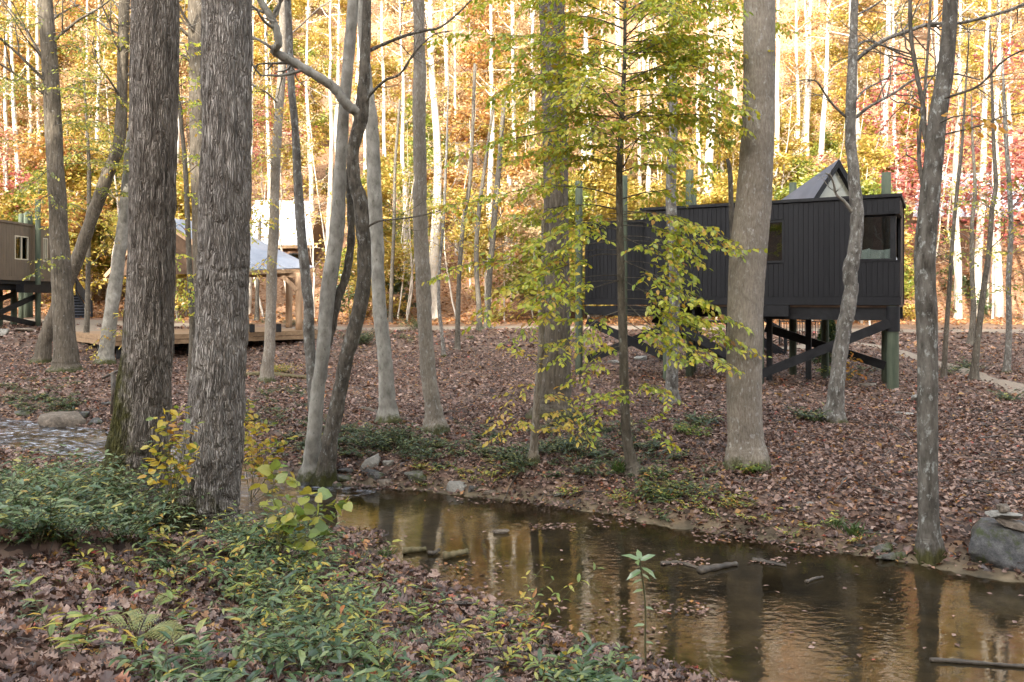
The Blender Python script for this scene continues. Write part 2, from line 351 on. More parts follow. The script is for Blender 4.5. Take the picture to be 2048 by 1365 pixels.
# creek water: one strip along the creek, wider than the water so that it ends under the banks
def water_mat(name, ripple, scale, foam=0.0):
    m, n, l = new_mat(name)
    tc = nd(n, 'ShaderNodeTexCoord'); mp = nd(n, 'ShaderNodeMapping'); mp.inputs['Rotation'].default_value = (0, 0, math.radians(35)); mp.inputs['Scale'].default_value = (0.75, 1.35, 1)
    l.new(tc.outputs['Object'], mp.inputs[0])
    a = nd(n, 'ShaderNodeTexNoise'); a.inputs['Scale'].default_value = scale; a.inputs['Detail'].default_value = 3; a.inputs['Roughness'].default_value = .5; a.inputs['Distortion'].default_value = .4; l.new(mp.outputs[0], a.inputs['Vector'])
    b = nd(n, 'ShaderNodeTexNoise'); b.inputs['Scale'].default_value = .55; b.inputs['Detail'].default_value = 2; l.new(tc.outputs['Object'], b.inputs['Vector'])
    rb = ramp(n, [(.36, (.15, .15, .15)), (.62, (1, 1, 1))]); l.new(b.outputs[0], rb.inputs[0])
    h = nd(n, 'ShaderNodeMath', operation='MULTIPLY'); l.new(a.outputs[0], h.inputs[0]); l.new(rb.outputs[0], h.inputs[1])
    bu = nd(n, 'ShaderNodeBump'); bu.inputs['Strength'].default_value = ripple; bu.inputs['Distance'].default_value = .03; l.new(h.outputs[0], bu.inputs['Height'])
    fr = nd(n, 'ShaderNodeFresnel'); fr.inputs['IOR'].default_value = 1.6; l.new(bu.outputs[0], fr.inputs['Normal'])
    g = nd(n, 'ShaderNodeBsdfGlossy'); g.inputs['Roughness'].default_value = .03; l.new(bu.outputs[0], g.inputs['Normal'])
    t = nd(n, 'ShaderNodeBsdfTransparent'); t.inputs[0].default_value = (.82, .76, .62, 1)
    mx = nd(n, 'ShaderNodeMixShader'); l.new(fr.outputs[0], mx.inputs[0]); l.new(t.outputs[0], mx.inputs[1]); l.new(g.outputs[0], mx.inputs[2])
    out = mx.outputs[0]
    if foam:
        f = nd(n, 'ShaderNodeTexNoise'); f.inputs['Scale'].default_value = 5; f.inputs['Detail'].default_value = 8; f.inputs['Roughness'].default_value = .75; f.inputs['Distortion'].default_value = 1.2; l.new(mp.outputs[0], f.inputs['Vector'])
        rf = ramp(n, [(.50, (0, 0, 0)), (.66, (foam, foam, foam))]); l.new(f.outputs[0], rf.inputs[0])
        d = nd(n, 'ShaderNodeBsdfDiffuse'); d.inputs[0].default_value = (.62, .64, .68, 1)
        m2 = nd(n, 'ShaderNodeMixShader'); l.new(rf.outputs[0], m2.inputs[0]); l.new(out, m2.inputs[1]); l.new(d.outputs[0], m2.inputs[2]); out = m2.outputs[0]
    o = nd(n, 'ShaderNodeOutputMaterial'); l.new(out, o.inputs[0]); return m
def water_strip(name, i0, i1, m, extra, amp=0.0):
    c = smooth_line(CREEK[i0:i1+1], 14); T = np.gradient(c[:, :2], axis=0); T /= np.linalg.norm(T, axis=1)[:, None]; N = np.stack((-T[:, 1], T[:, 0]), 1)
    s = np.linspace(-1, 1, 17); v = np.zeros((len(c), 17, 3))
    for k, q in enumerate(s):
        v[:, k, :2] = c[:, :2]+N*(q*(c[:, 2]+extra))[:, None]; v[:, k, 2] = c[:, 3]
    if amp: v[:, :, 2] += amp*(vnoise(v[:, :, 0]*2.2, v[:, :, 1]*2.2, 5)-.5)*sstep(0.0, 0.08, c[:, 3])[:, None]
    w = MB(); a = np.arange(len(c)-1)[:, None]*17; b = np.arange(16)[None, :]
    w.add(v.reshape(-1, 3), np.stack((a+b+17, a+b+18, a+b+1, a+b), -1).reshape(-1, 4))
    return tag(w.build(name, m, smooth=True), kind='structure')
water_strip('creek_riffle', 4, 6, water_mat('riffle_water', .65, 8, .35), .4, .05)
water_strip('creek_water', 6, 13, water_mat('pool_water', .15, 9), .5)
water_strip('creek_rapids', 0, 4, water_mat('rapid_water', .7, 7, .8), .35, .09)

# gravel road at the foot of the hill and sandy footpath on the flat: draped sheets
M_GRAVEL = plain_mat('gravel_path', (.16, .125, .09), (.30, .245, .185), 14, rough=.9, bump=.4, detail=8)
PATHS = []
def ribbon(name, pts, width):
    c = smooth_line(pts, 16); PATHS.append((c, width)); T = np.gradient(c[:, :2], axis=0); T /= np.linalg.norm(T, axis=1)[:, None]; N = np.stack((-T[:, 1], T[:, 0]), 1)
    s = np.linspace(-1, 1, 9); v = np.zeros((len(c), 9, 3)); L = np.arange(len(c))
    for k, q in enumerate(s):
        wd = width/2*(1+0.25*(vnoise(L*.3, np.full(len(c), k*0.0+q*3), 9)-.5))
        v[:, k, :2] = c[:, :2]+N*(q*wd)[:, None]
        v[:, k, 2] = ground(v[:, k, 0], v[:, k, 1])+.045*(1-q*q*1.5)
    w = MB(); a = np.arange(len(c)-1)[:, None]*9; b = np.arange(8)[None, :]
    w.add(v.reshape(-1, 3), np.stack((a+b+9, a+b+10, a+b+1, a+b), -1).reshape(-1, 4))
    return tag(w.build(name, M_GRAVEL, smooth=True), kind='structure')
ribbon('gravel_road', [(-60, 45), (-34, 44.5), (-18, 44), (-6, 44.5), (6, 45), (18, 43), (34, 42), (60, 42)], 2.8)
g1 = [G(1560, 700), G(1700, 686), G(1820, 712), G(1930, 742), G(2060, 790), G(2200, 850)]
ribbon('footpath', [tuple(q[:2]) for q in g1], 1.0)
g2 = [G(140, 650), G(190, 665), G(235, 690), G(280, 700)]
ribbon('footpath', [tuple(q[:2]) for q in g2], 2.2)

def on_path(x, y):
    k = np.zeros(np.shape(x), bool)
    for c, w_ in PATHS:
        for p in c[::2]: k |= np.hypot(x-p[0], y-p[1]) < w_*.46
    return k
# ------------------------------------------------------------------ buildings
M_BLACK = plain_mat('black_stained_board', (.006, .006, .007), (.014, .014, .016), 5, (1, 1, .15), rough=.6, bump=.25, spec=.25)
M_BLACK2 = plain_mat('black_stained_beam', (.006, .006, .007), (.018, .018, .019), 6, rough=.6, bump=.3, spec=.25)
M_ROOFBLK = plain_mat('dark_metal_roof', (.05, .056, .07), (.08, .088, .11), 2, rough=.5, bump=.05)
M_TAN = plain_mat('brown_siding', (.115, .088, .060), (.155, .120, .085), 4, (1, 1, .2), rough=.75, bump=.2)
M_GREEN = plain_mat('treated_green_post', (.04, .056, .036), (.105, .12, .078), 7, (1, 1, .12), rough=.85, bump=.5, detail=8)
M_DECK = plain_mat('weathered_deck_wood', (.19, .115, .06), (.33, .22, .125), 7, (.3, 1, 1), rough=.85, bump=.3)
M_LOGWOOD = plain_mat('peeled_log', (.27, .16, .085), (.46, .31, .19), 7, (1, 1, .15), rough=.8, bump=.3)
M_GREYROOF = plain_mat('grey_metal_roof', (.25, .27, .31), (.34, .36, .40), 2, rough=.42, bump=.05, metal=.35)
M_WHITEROOF = plain_mat('pale_metal_roof', (.46, .49, .54), (.58, .60, .65), 2, rough=.5, bump=.04)
M_CREAM = plain_mat('cream_frame', (.48, .42, .30), (.58, .52, .40), 4, rough=.6)
M_DARKIN = plain_mat('dim_interior_wood', (.06, .035, .02), (.12, .07, .04), 4, rough=.8)
M_CUSH = plain_mat('white_cushion', (.70, .72, .72), (.82, .83, .83), 8, rough=.9, bump=.2)
M_STONE_W = plain_mat('cottage_wall', (.13, .075, .045), (.22, .13, .08), 5, (1, 1, .3), rough=.85)
def glass_mat(name, tint):
    m, n, l = new_mat(name)
    fr = nd(n, 'ShaderNodeFresnel'); fr.inputs['IOR'].default_value = 1.5
    ad = nd(n, 'ShaderNodeMath', operation='ADD'); ad.inputs[1].default_value = .06; l.new(fr.outputs[0], ad.inputs[0])
    g = nd(n, 'ShaderNodeBsdfGlossy'); g.inputs['Roughness'].default_value = .015
    t = nd(n, 'ShaderNodeBsdfTransparent'); t.inputs[0].default_value = (*tint, 1)
    mx = nd(n, 'ShaderNodeMixShader'); l.new(ad.outputs[0], mx.inputs[0]); l.new(t.outputs[0], mx.inputs[1]); l.new(g.outputs[0], mx.inputs[2])
    o = nd(n, 'ShaderNodeOutputMaterial'); l.new(mx.outputs[0], o.inputs[0]); return m
M_GLASS = glass_mat('window_glass', (.75, .8, .78))
M_PALEGLASS = plain_mat('frosted_glass', (.20, .20, .155), (.29, .285, .225), 2, rough=.12, bump=.02, spec=.8)

UNIT = MB(); box(UNIT, (0, 0, 0), (1, 1, 1)); UNIT_MESH = {}
def piece(name, m, parent, a, b):
    """a box piece that shares one mesh per material (scaled copy)"""
    if m.name not in UNIT_MESH:
        UNIT_MESH[m.name] = UNIT.mesh(name); UNIT_MESH[m.name].materials.append(m)
    o = bpy.data.objects.new(name, UNIT_MESH[m.name]); COL.objects.link(o)
    o.location = a; o.scale = [q-p for p, q in zip(a, b)]
    o.parent = parent; return o
def boxpart(name, m, parent, *boxes):
    w = MB()
    for a, b in boxes: box(w, a, b)
    return w.build(name, m, parent, local=True)
def barpart(name, m, parent, p, q, w, h):
    b = MB(); bar(b, p, q, w, h); return b.build(name, m, parent, local=True)
def postpart(name, m, parent, x, y, z0, z1, r, seg=14):
    w = MB(); tube(w, [(x, y, z) for z in np.linspace(z0, z1, 8)], [r*(1+.03*math.sin(k*2.1+x)) for k in range(8)], seg); return w.build(name, m, parent, smooth=True, local=True)

# --- black cabin on stilts. local x along the facade (left to right), y into depth, z up, origin at the facade's left bottom corner
ZB = EYE-.15; L = 7.2; D = 3.2; HT = 3.05
cab = thing('stilt_cabin', 'black board clad cabin on green stilts with a triangular rooftop skylight', 'cabin', (4.22, 25.1, ZB), -math.atan2(3.4, 6.36))
def cz(x, y):
    c, s = math.cos(cab.rotation_euler.z), math.sin(cab.rotation_euler.z)
    return zg(4.22+c*x-s*y, 25.1+s*x+c*y)-ZB
wx0, wx1, wz0, wz1 = 3.02, 4.18, 1.22, 2.46           # side window
kx, kz0, kz1 = 6.02, 1.24, 2.50                        # corner window from kx to L
wall = boxpart('wall', M_BLACK, cab,
    ((0, .03, .0), (wx0, .13, HT-.02)), ((wx1, .03, 0), (kx, .13, HT-.02)), ((wx0, .03, 0), (wx1, .13, wz0)), ((wx0, .03, wz1), (wx1, .13, HT-.02)),
    ((kx, .03, 0), (L, .13, kz0)), ((kx, .03, kz1), (L, .13, HT-.02)),
    ((0, D-.1, 0), (L, D, HT-.02)), ((0, .13, 0), (.1, D-.1, HT-.02)), ((L-.1, 1.5, 0), (L-.03, D-.1, HT-.02)), ((L-.1, .13, 0), (L-.03, 1.5, kz0)), ((L-.1, .13, kz1), (L-.03, 1.5, HT-.02)))
bw = .138; nb = int(round(L/bw)); bw = L/nb
for k in range(nb):
    a, b = k*bw+.005, (k+1)*bw-.005; dj = .002*((k*7) % 5)
    segs = [(.24, HT-.10)]
    mid = (a+b)/2
    if wx0-.02 < mid < wx1+.02: segs = [(.24, wz0-.03), (wz1+.03, HT-.10)]
    if mid > kx: segs = [(.24, kz0-.03), (kz1, HT-.10)]
    for s0, s1 in segs: piece('plank', M_BLACK, wall, (a, .0-dj, s0), (b, .028, s1))
for k in range(11):                                    # boards on the far right end wall (low and high bands, full boards behind)
    a, b = .005+k*.138, .133+k*.138
    for s0, s1 in ((.24, kz0-.03), (kz1, HT-.10)): piece('plank', M_BLACK, wall, (L-.028, a+.03, s0), (L+.002*((k*3) % 4), b+.03, s1))
boxpart('skirting_board', M_BLACK, cab, ((-.02, -.03, .0), (L+.03, .027, .225)))
boxpart('parapet_cap', M_BLACK2, cab, ((-.18, -.06, HT-.09), (L+.05, .16, HT)), ((-.18, D-.14, HT-.09), (L+.05, D+.04, HT)), ((-.18, .16, HT-.09), (.05, D-.14, HT)), ((L-.14, .16, HT-.09), (L+.05, D-.14, HT)))
boxpart('roof', M_ROOFBLK, cab, ((.1, .13, HT-.28), (L-.1, D-.1, HT-.22)))
boxpart('floor', M_DARKIN, cab, ((.02, .03, -.06), (L-.02, D-.02, -.003)))
boxpart('inner_lining', M_DARKIN, cab, ((.12, D-.14, .0), (L-.12, D-.105, HT-.3)), ((2.2, .15, 0), (2.25, D-.15, HT-.3)), ((5.2, 1.0, 0), (5.25, D-.15, HT-.3)))
wn = boxpart('window', M_BLACK2, cab, ((wx0, -.02, wz0), (wx0+.06, .08, wz1)), ((wx1-.06, -.02, wz0), (wx1, .08, wz1)), ((wx0+.06, -.02, wz0), (wx1-.06, .08, wz0+.07)), ((wx0+.06, -.02, wz1-.05), (wx1-.06, .08, wz1)))
boxpart('pane', M_GLASS, wn, ((wx0+.05, .04, wz0+.06), (wx1-.05, .05, wz1-.04)))
cw = boxpart('corner_window', M_BLACK2, cab, ((L-.24, .10, kz0), (L-.10, .30, kz1)), ((kx, .10, kz0), (L-.24, .16, kz0+.05)), ((kx, .10, kz1-.05), (L-.24, .16, kz1)), ((kx, .10, kz0+.05), (kx+.06, .16, kz1-.05)))
boxpart('pane', M_GLASS, cw, ((kx+.05, .125, kz0+.04), (L-.23, .135, kz1-.04)))
boxpart('pane', M_GLASS, cw, ((L-.14, .29, kz0+.02), (L-.13, 1.5, kz1-.02)))
boxpart('sill', M_BLACK2, cw, ((kx, -.03, kz0-.03), (L+.02, .10, kz0)))
boxpart('window_bench', M_DARKIN, cab, ((5.3, .2, .0), (L-.15, 1.0, kz0-.12)))
# triangular rooftop skylight: gable face towards the right, roof planes running back to a point
def cab_local(px, py, Y):
    w = P(px, py, Y)-np.array(cab.location); c, s = math.cos(-cab.rotation_euler.z), math.sin(-cab.rotation_euler.z)
    return np.array((c*w[0]-s*w[1], s*w[0]+c*w[1], w[2]))
def at_z(px, lz, ly):
    """local point at local height lz and local depth ly on photo column px"""
    best = min(np.linspace(15, 40, 4000), key=lambda Y: abs(cab_local(px, 600, Y)[1]-ly)); q = cab_local(px, 600, best); return np.array((q[0], ly, lz))
A = cab_local(1673, 319, 23.9)
FLp = at_z(1608, HT-.25, .55); FRp = at_z(1734, HT-.25, 2.6); BKp = at_z(1506, HT-.25, 2.9)
skl = MB(); nrm = np.cross(FRp-FLp, A-FLp); nrm /= np.linalg.norm(nrm)
if nrm[1] > 0 and nrm[0] < 0: nrm = -nrm
out = nrm*.10*(1 if nrm[0] > 0 else -1)
f0 = [FLp+out, A+out*1.0, FRp+out]
skl.add([FLp+out, A+out, FRp+out, BKp, FLp, FRp], [(0, 1, 3), (1, 2, 3), (0, 3, 5, 4)])
sk = skl.build('rooftop_skylight', M_ROOFBLK, cab, local=True)
fr = MB(); cen = (FLp+FRp+A)/3
ins = [p+(cen-p)*.24 for p in (FLp, A, FRp)]; oo = out*.95
fr.add([FLp+oo, A+oo, FRp+oo]+[p+oo for p in ins]+[p-oo*.8 for p in ins], [(0, 1, 4, 3), (1, 2, 5, 4), (2, 0, 3, 5), (3, 4, 7, 6), (4, 5, 8, 7), (5, 3, 6, 8)])
fr.build('skylight_frame', M_BLACK2, sk, local=True)
gl = MB(); gl.add([p-oo*.5 for p in ins], [(0, 1, 2)]); gl.build('pane', M_PALEGLASS, sk, local=True)
# set-back annex on the left
boxes = [((-2.5, 1.03, 0), (-.02, 3.0, HT-.28))]
anx = boxpart('annex_wall', M_BLACK, cab, *boxes)
for k in range(18):
    a = -2.5+k*.138; piece('plank', M_BLACK, anx, (a+.005, 1.0-.002*(k % 3), .20), (a+.133, 1.028, HT-.36))
boxpart('annex_cap', M_BLACK2, cab, ((-2.56, .96, HT-.36), (-.02, 3.04, HT-.26)))
boxpart('annex_skirting', M_BLACK, cab, ((-2.52, .98, -.02), (-.02, 1.027, .19)))
# stilts that pass up through the house, beams, braces, collar
for (x, y, top, r) in [(7.02, .12, -.02, .155), (6.72, 2.75, HT+.99, .135), (3.42, .22, -.02, .15), (3.96, 3.0, HT+.9, .115), (.68, 3.0, HT+.75, .115), (-.73, -.05, HT+1.05, .13), (-2.42, .3, HT+1.05, .125), (.95, 1.6, HT+1.35, .125), (.6, .3, -.02, .14), (2.2, 2.75, -.02, .13), (4.9, 3.3, -.02, .12)]:
    postpart('stilt', M_GREEN, cab, x, y, cz(x, y)-.3, top, r)
w = MB(); tube(w, [(7.02, .12, -.72), (7.02, .12, -.03)], .18, 16); w.build('post_collar', M_BLACK2, cab, local=True)
boxpart('floor_beam', M_BLACK2, cab, ((2.3, .08, -.42), (L-.02, .24, -.062)))
boxpart('floor_beam', M_BLACK2, cab, ((-2.5, 2.55, -.42), (L-.02, 2.72, -.062)))
boxpart('floor_beam', M_BLACK2, cab, ((-2.5, .98, -.36), (2.28, 1.14, -.062)))
boxpart('cross_beam', M_BLACK2, cab, ((3.1, -.34, -.33), (4.35, -.05, -.01)))
for x in (.4, 1.4, 2.6, 3.8, 5.0, 6.2, 7.0): boxpart('floor_joist', M_BLACK2, cab, ((x, .25, -.30), (x+.08, 2.54, -.062)))
for p, q in [((3.35, .0, -2.12), (6.95, .0, -.48)), ((3.2, 2.42, -.75), (6.7, 2.58, -1.85)), ((-2.2, .5, -.55), (.7, .5, -1.75)), ((-2.2, .62, -1.85), (.6, .62, -.65)), ((.75, .45, -.6), (3.3, .45, -2.0)), ((-.6, 2.6, -.5), (2.2, 2.6, -1.9)), ((2.2, 2.9, -1.9), (-.6, 2.9, -.6))]:
    barpart('brace', M_BLACK2, cab, p, q, .12, .26)
for (x, y) in ((3.4, 1.5), (4.5, 1.9)): boxpart('underfloor_post', M_BLACK2, cab, ((x, y, cz(x, y)-.2), (x+.16, y+.16, -.062)))
# cushions in the corner window
def cushion(x, y, rz, tilt, label):
    w = MB(); n = 9; u = np.linspace(-1, 1, n); U, V = np.meshgrid(u, u); h = .10*(1-np.abs(U)**3)*(1-np.abs(V)**3)+.008
    pin = 1-.10*(1-U*U)*(np.abs(V) > .9)-.10*(1-V*V)*(np.abs(U) > .9)
    for s in (1, -1):
        v = np.stack((U*.24*pin, s*h, V*.24*pin), -1).reshape(-1, 3); i = np.arange(n-1)[:, None]*n; j = np.arange(n-1)[None, :]
        f = np.stack((i+j, i+j+1, i+n+j+1, i+n+j), -1).reshape(-1, 4); w.add(v, f if s < 0 else f[:, ::-1])
    c, s_ = math.cos(cab.rotation_euler.z), math.sin(cab.rotation_euler.z)
    o = w.build('cushion', M_CUSH, smooth=True); o.location = (4.22+c*x-s_*y, 25.1+s_*x+c*y, ZB+kz0+.10); o.rotation_euler = (tilt, .2*math.sin(x*9), cab.rotation_euler.z+rz)
    return tag(o, label, 'cushion', 'white cushions in the corner window')
cushion(6.22, .36, .2, -.2, 'white cushion in the corner window, nearest the speckled trunk')
cushion(6.58, .42, -.1, -.3, 'white cushion in the middle of the corner window')
cushion(6.88, .38, .25, -.15, 'white cushion in the corner window beside the far right post')

# --- black outdoor stairs and railing behind the cabin
st = thing('staircase', 'black wooden stair with thin balusters seen under the black cabin', 'staircase', tuple(G(1570, 716, 24)), -.35)
w = MB()
sx, sy, sz = st.location
def gl_(x): return 0
for k in range(7): piece('tread', M_BLACK2, st, (-.2-.28*k-.3, .9, .18*k+.14), (-.2-.28*k, 2.1, .18*k+.18))
for y in (.86, 2.1):
    barpart('stringer', M_BLACK2, st, (-.1, y, .05), (-2.3, y, 1.38), .05, .26)
    barpart('handrail', M_BLACK2, st, (0, y, .95), (-2.3, y, 2.3), .06, .09)
    for k in range(14):
        x = -.08-.16*k; barpart('baluster', M_BLACK2, st, (x, y, .1+(-x)*.6), (x, y, .93+(-x)*.585), .022, .022)
    boxpart('newel_post', M_BLACK2, st, ((-.06, y-.05, -.2), (.05, y+.05, 1.05)))
boxpart('landing', M_BLACK2, st, ((-3.6, .8, 1.30), (-2.16, 2.2, 1.38)))
for x in (-3.5, -2.3):
    for y in (.86, 2.06): boxpart('landing_post', M_BLACK2, st, ((x, y, -.5), (x+.09, y+.09, 1.298)))
# iron fence beside it
fe = thing('railing', 'thin black railing standing beside the stair behind the cabin', 'railing', tuple(G(1600, 690, 27)), .1)
for z in (.15, 1.0): boxpart('rail', M_BLACK2, fe, ((-.9, 0, z), (1.1, .04, z+.04)))
for k in range(17): boxpart('baluster', M_BLACK2, fe, ((-.85+k*.12, .01, -.1), (-.83+k*.12, .03, .999)))
for x in (-.95, 1.1): boxpart('fence_post', M_BLACK2, fe, ((x, -.02, -.3), (x+.06, .06, 1.1)))

# --- brown cabin on the far left
c0 = P(-60, 557, 36.6); c1 = P(104, 561, 43.0); dv = c1-c0; Lb = float(np.hypot(dv[0], dv[1])); Hb = 2.9
zb = EYE+.98
bc = thing('stilt_cabin', 'brown clad cabin on stilts with two pale window openings at the left edge', 'cabin', (c0[0], c0[1], zb), math.atan2(dv[1], dv[0]))
def b_t(px):                                          # local x on photo column px
    k = (px-1024)/F; return (k*c0[1]-c0[0])/((dv[0]-k*dv[1])/Lb)
def bz(x, y):
    c, s = math.cos(bc.rotation_euler.z), math.sin(bc.rotation_euler.z); return zg(c0[0]+c*x-s*y, c0[1]+s*x+c*y)-zb
wins = [(b_t(30), b_t(57), 1.05, 2.25), (b_t(86), b_t(95.5), 1.05, 2.3)]
bx = []; xs = 0
for a, b, z0, z1 in wins:
    bx += [((xs, .03, 0), (a, .13, Hb)), ((a, .03, 0), (b, .13, z0)), ((a, .03, z1), (b, .13, Hb))]; xs = b
bx += [((xs, .03, 0), (Lb, .13, Hb)), ((0, 3.1, 0), (Lb, 3.2, .9)), ((0, 3.1, 2.5), (Lb, 3.2, Hb)), ((0, 3.1, .9), (1.2, 3.2, 2.5)), ((0, .13, 0), (.1, 3.1, Hb))]
bwall = boxpart('wall', M_TAN, bc, *bx)
sd = MB(); nbd = int(Lb/.2)
for k in range(nbd):
    a, b = k*Lb/nbd+.008, (k+1)*Lb/nbd-.008; mid = (a+b)/2; sg = [(.2, Hb-.1)]
    for p, q, z0, z1 in wins:
        if p-.02 < mid < q+.02: sg = [(.2, z0), (z1, Hb-.1)]
    for s0, s1 in sg: box(sd, (a, .0, s0), (b, .028, s1))
tag(sd.build('siding', M_TAN, bwall, local=True), kind='stuff')
boxpart('skirting_board', M_TAN, bc, ((0, -.02, 0), (Lb+.02, .027, .19)))
boxpart('roof_edge', M_TAN, bc, ((-.05, -.05, Hb-.09), (Lb+.08, .16, Hb+.02)))
boxpart('roof', M_ROOFBLK, bc, ((0, .17, Hb-.06), (Lb+.08, 3.25, Hb)))
boxpart('floor', M_BLACK2, bc, ((0, .03, -.2), (Lb, 3.2, -.003)))
for a, b, z0, z1 in wins:
    f_ = boxpart('window', M_CREAM, bc, ((a, .0, z0), (a+.05, .12, z1)), ((b-.05, 0, z0), (b, .12, z1)), ((a+.05, 0, z0), (b-.05, .12, z0+.05)), ((a+.05, 0, z1-.05), (b-.05, .12, z1)), (((a+b)/2-.03, 0, z0+.05), ((a+b)/2+.03, .12, z1-.05)))
    boxpart('pane', M_GLASS, f_, ((a+.04, .05, z0+.04), (b-.04, .06, z1-.04)))
for px, y, top, r in [(76, -.35, 4.2, .13), (42, 3.0, 3.9, .13), (52, 3.3, 4.1, .15), (60, 3.3, 4.15, .15)]:
    x = b_t(px) if y < 0 else b_t(px)-.0
    if 1:                                          # column px at depth y
        k = (px-1024)/F; c, s = dv[0]/Lb, dv[1]/Lb; x = (k*(c0[1]+c*y)-(c0[0]-s*y))/(c-k*s)
    postpart('stilt', M_GREEN, bc, x, y, bz(x, y)-.3, top, r)
for x, y in ((1.5, .4), (b_t(46), 1.2), (b_t(66), 1.0), (Lb-.6, 2.6)): postpart('stilt', M_GREEN, bc, x, y, bz(x, y)-.3, -.21, .15)
boxpart('cross_beam', M_BLACK2, bc, ((b_t(28), -.5, -.62), (b_t(84), -.1, -.205)))
boxpart('floor_beam', M_BLACK2, bc, ((0, .2, -.5), (Lb-.1, .4, -.205)))
for p, q in [((.5, -.1, -2.0), (b_t(76), -.1, -.7)), ((.5, .9, -1.7), (b_t(60), .9, -.7)), ((.5, -.05, -1.55), (b_t(70), -.05, -2.25))]:
    barpart('brace', M_BLACK2, bc, p, q, .12, .24)
# entrance stair of the brown cabin
g = G(160, 637, 36)
st2 = thing('staircase', 'black entrance stair leading up to the brown cabin', 'staircase', tuple(g), .74)
for k in range(8): piece('tread', M_ROOFBLK, st2, (-.55-.02*k, .30*k, .17*k+.02), (.55-.02*k, .30*k+.32, .17*k+.07))
for k in range(8): piece('riser', M_BLACK, st2, (-.54-.02*k, .30*k+.28, .17*k+.071), (.54-.02*k, .30*k+.31, .17*k+.189))
for s in (-.62, .58):
    barpart('stringer', M_BLACK2, st2, (s, -.1, -.05), (s-.15, 2.5, 1.45), .06, .28)
    barpart('handrail', M_BLACK2, st2, (s, -.15, .95), (s-.15, 2.5, 2.35), .07, .12)
    boxpart('newel_post', M_BLACK2, st2, ((s-.05, -.25, -.1), (s+.05, -.15, 1.05))); boxpart('newel_post', M_BLACK2, st2, ((s-.2, 2.5, -.1), (s-.1, 2.6, 2.5)))
    if s > 0: barpart('side_panel', M_BLACK, st2, (s, -.12, .60), (s-.15, 2.48, 2.0), .03, .5)

# --- open pavilion with a grey metal roof, on a low wooden stage
pv = thing('pavilion', 'open log pavilion with a grey metal roof behind the two big trunks', 'pavilion', (-12.5, 36, EYE-1.42))
def PL(px, py, Y): return P(px, py, Y)-np.array(pv.location)
R1, R2 = PL(318, 432, 37.0), PL(474, 459, 39.0)
EN, EF = PL(478, 541, 35.6), PL(630, 535, 37.8); LN, LF = PL(212, 547, 38.8), PL(300, 540, 42)
def slab(a, b, c, d, t):
    n = np.cross(b-a, d-a); n /= np.linalg.norm(n); n = n if n[2] > 0 else -n
    w = MB(); lo = [p-n*t for p in (a, b, c, d)]
    w.add([a, b, c, d]+lo, [(0, 1, 2, 3), (7, 6, 5, 4), (0, 4, 5, 1), (1, 5, 6, 2), (2, 6, 7, 3), (3, 7, 4, 0)]); return w, n
w, n_ = slab(R1, R2, EF, EN, .05); rf = w.build('roof', M_GREYROOF, pv, local=True)
for k in range(9):                                    # standing seams
    t = (k+.5)/9; a = R1+(R2-R1)*t; b = EN+(EF-EN)*t; barpart('roof_seam', M_GREYROOF, rf, a+n_*.012, b+n_*.012, .03, .035)
w, n_ = slab(R1, LN, LF, R2, .05); w.build('roof', M_GREYROOF, pv, local=True)
barpart('rafter', M_LOGWOOD, pv, R1-(0, 0, .16), EN-(0, 0, .16), .16, .2); barpart('rafter', M_LOGWOOD, pv, R1-(0, 0, .16), LN-(0, 0, .16), .16, .2)
barpart('rafter', M_LOGWOOD, pv, R2-(0, 0, .16), EF-(0, 0, .16), .16, .2)
barpart('eave_beam', M_DECK, pv, EN-(.0, -.05, .14), EF-(.0, -.05, .14), .10, .16)
w = MB(); w.add([R1-(0, -.05, .12), EN-(0, -.05, .12), LN-(0, -.05, .12)], [(0, 1, 2)]); w.build('gable_board', M_DARKIN, pv, local=True)
zf = 0.02
pp = PL(598, 660, 37.2); pq = PL(598, 546, 37.2)
for q in (pp, pp+(-4.6, -.4, 0), pp+(-1.2, 2.6, 0), pp+(-6.0, 2.8, 0)): postpart('post', M_LOGWOOD, pv, q[0], q[1], zf, pq[2], .16)
barpart('knee_brace', M_LOGWOOD, pv, PL(594, 580, 37.1), PL(558, 545, 37.0), .16, .18)
barpart('knee_brace', M_LOGWOOD, pv, PL(594, 582, 37.3), PL(572, 543, 38.4), .16, .18)
barpart('tie_beam', M_LOGWOOD, pv, (pp[0]-4.8, pp[1]-.4, pq[2]-.1), (pp[0]+.3, pp[1]+.1, pq[2]-.1), .2, .22)

zs = EYE-1.42
dk = thing('wooden_stage', 'low weathered wooden stage with a dark hollow beneath it under the pavilion', 'stage', (-12.5, 34, zs))
dpts = [P(186, 679, 29.2), P(640, 660, 37.4)]
dA = np.array(((226-1024)/F*31.2, 31.2)); dB = np.array((P(642, 660, 37.7)[0], 37.4))
# front edge from left-near to right-far, platform runs back from it
dirf = (dB-dA)/np.linalg.norm(dB-dA); per = np.array((-dirf[1], dirf[0])); Lf = float(np.linalg.norm(dB-dA))
def DK(u, v, z): q = dA+dirf*u+per*v; return np.array((q[0]+12.5, q[1]-34, z))
for k in range(14):
    a, b = k*.42, k*.42+.41
    w = MB(); w.add([DK(0, a, -.045), DK(Lf, a, -.045), DK(Lf, b, -.045), DK(0, b, -.045), DK(0, a, 0), DK(Lf, a, 0), DK(Lf, b, 0), DK(0, b, 0)], BOXF); w.build('deck_board', M_DECK, dk, local=True)
for k, (z0, z1) in enumerate(((-.20, -.048), (-.40, -.215))):
    barpart('fascia_board', M_DECK, dk, DK(-.03, .02+.03*k, (z0+z1)/2), DK(Lf+.03, .02+.03*k, (z0+z1)/2), .045, z1-z0)
    barpart('fascia_board', M_DECK, dk, DK(.0, .05, (z0+z1)/2), DK(0, 5.8, (z0+z1)/2), .045, z1-z0)
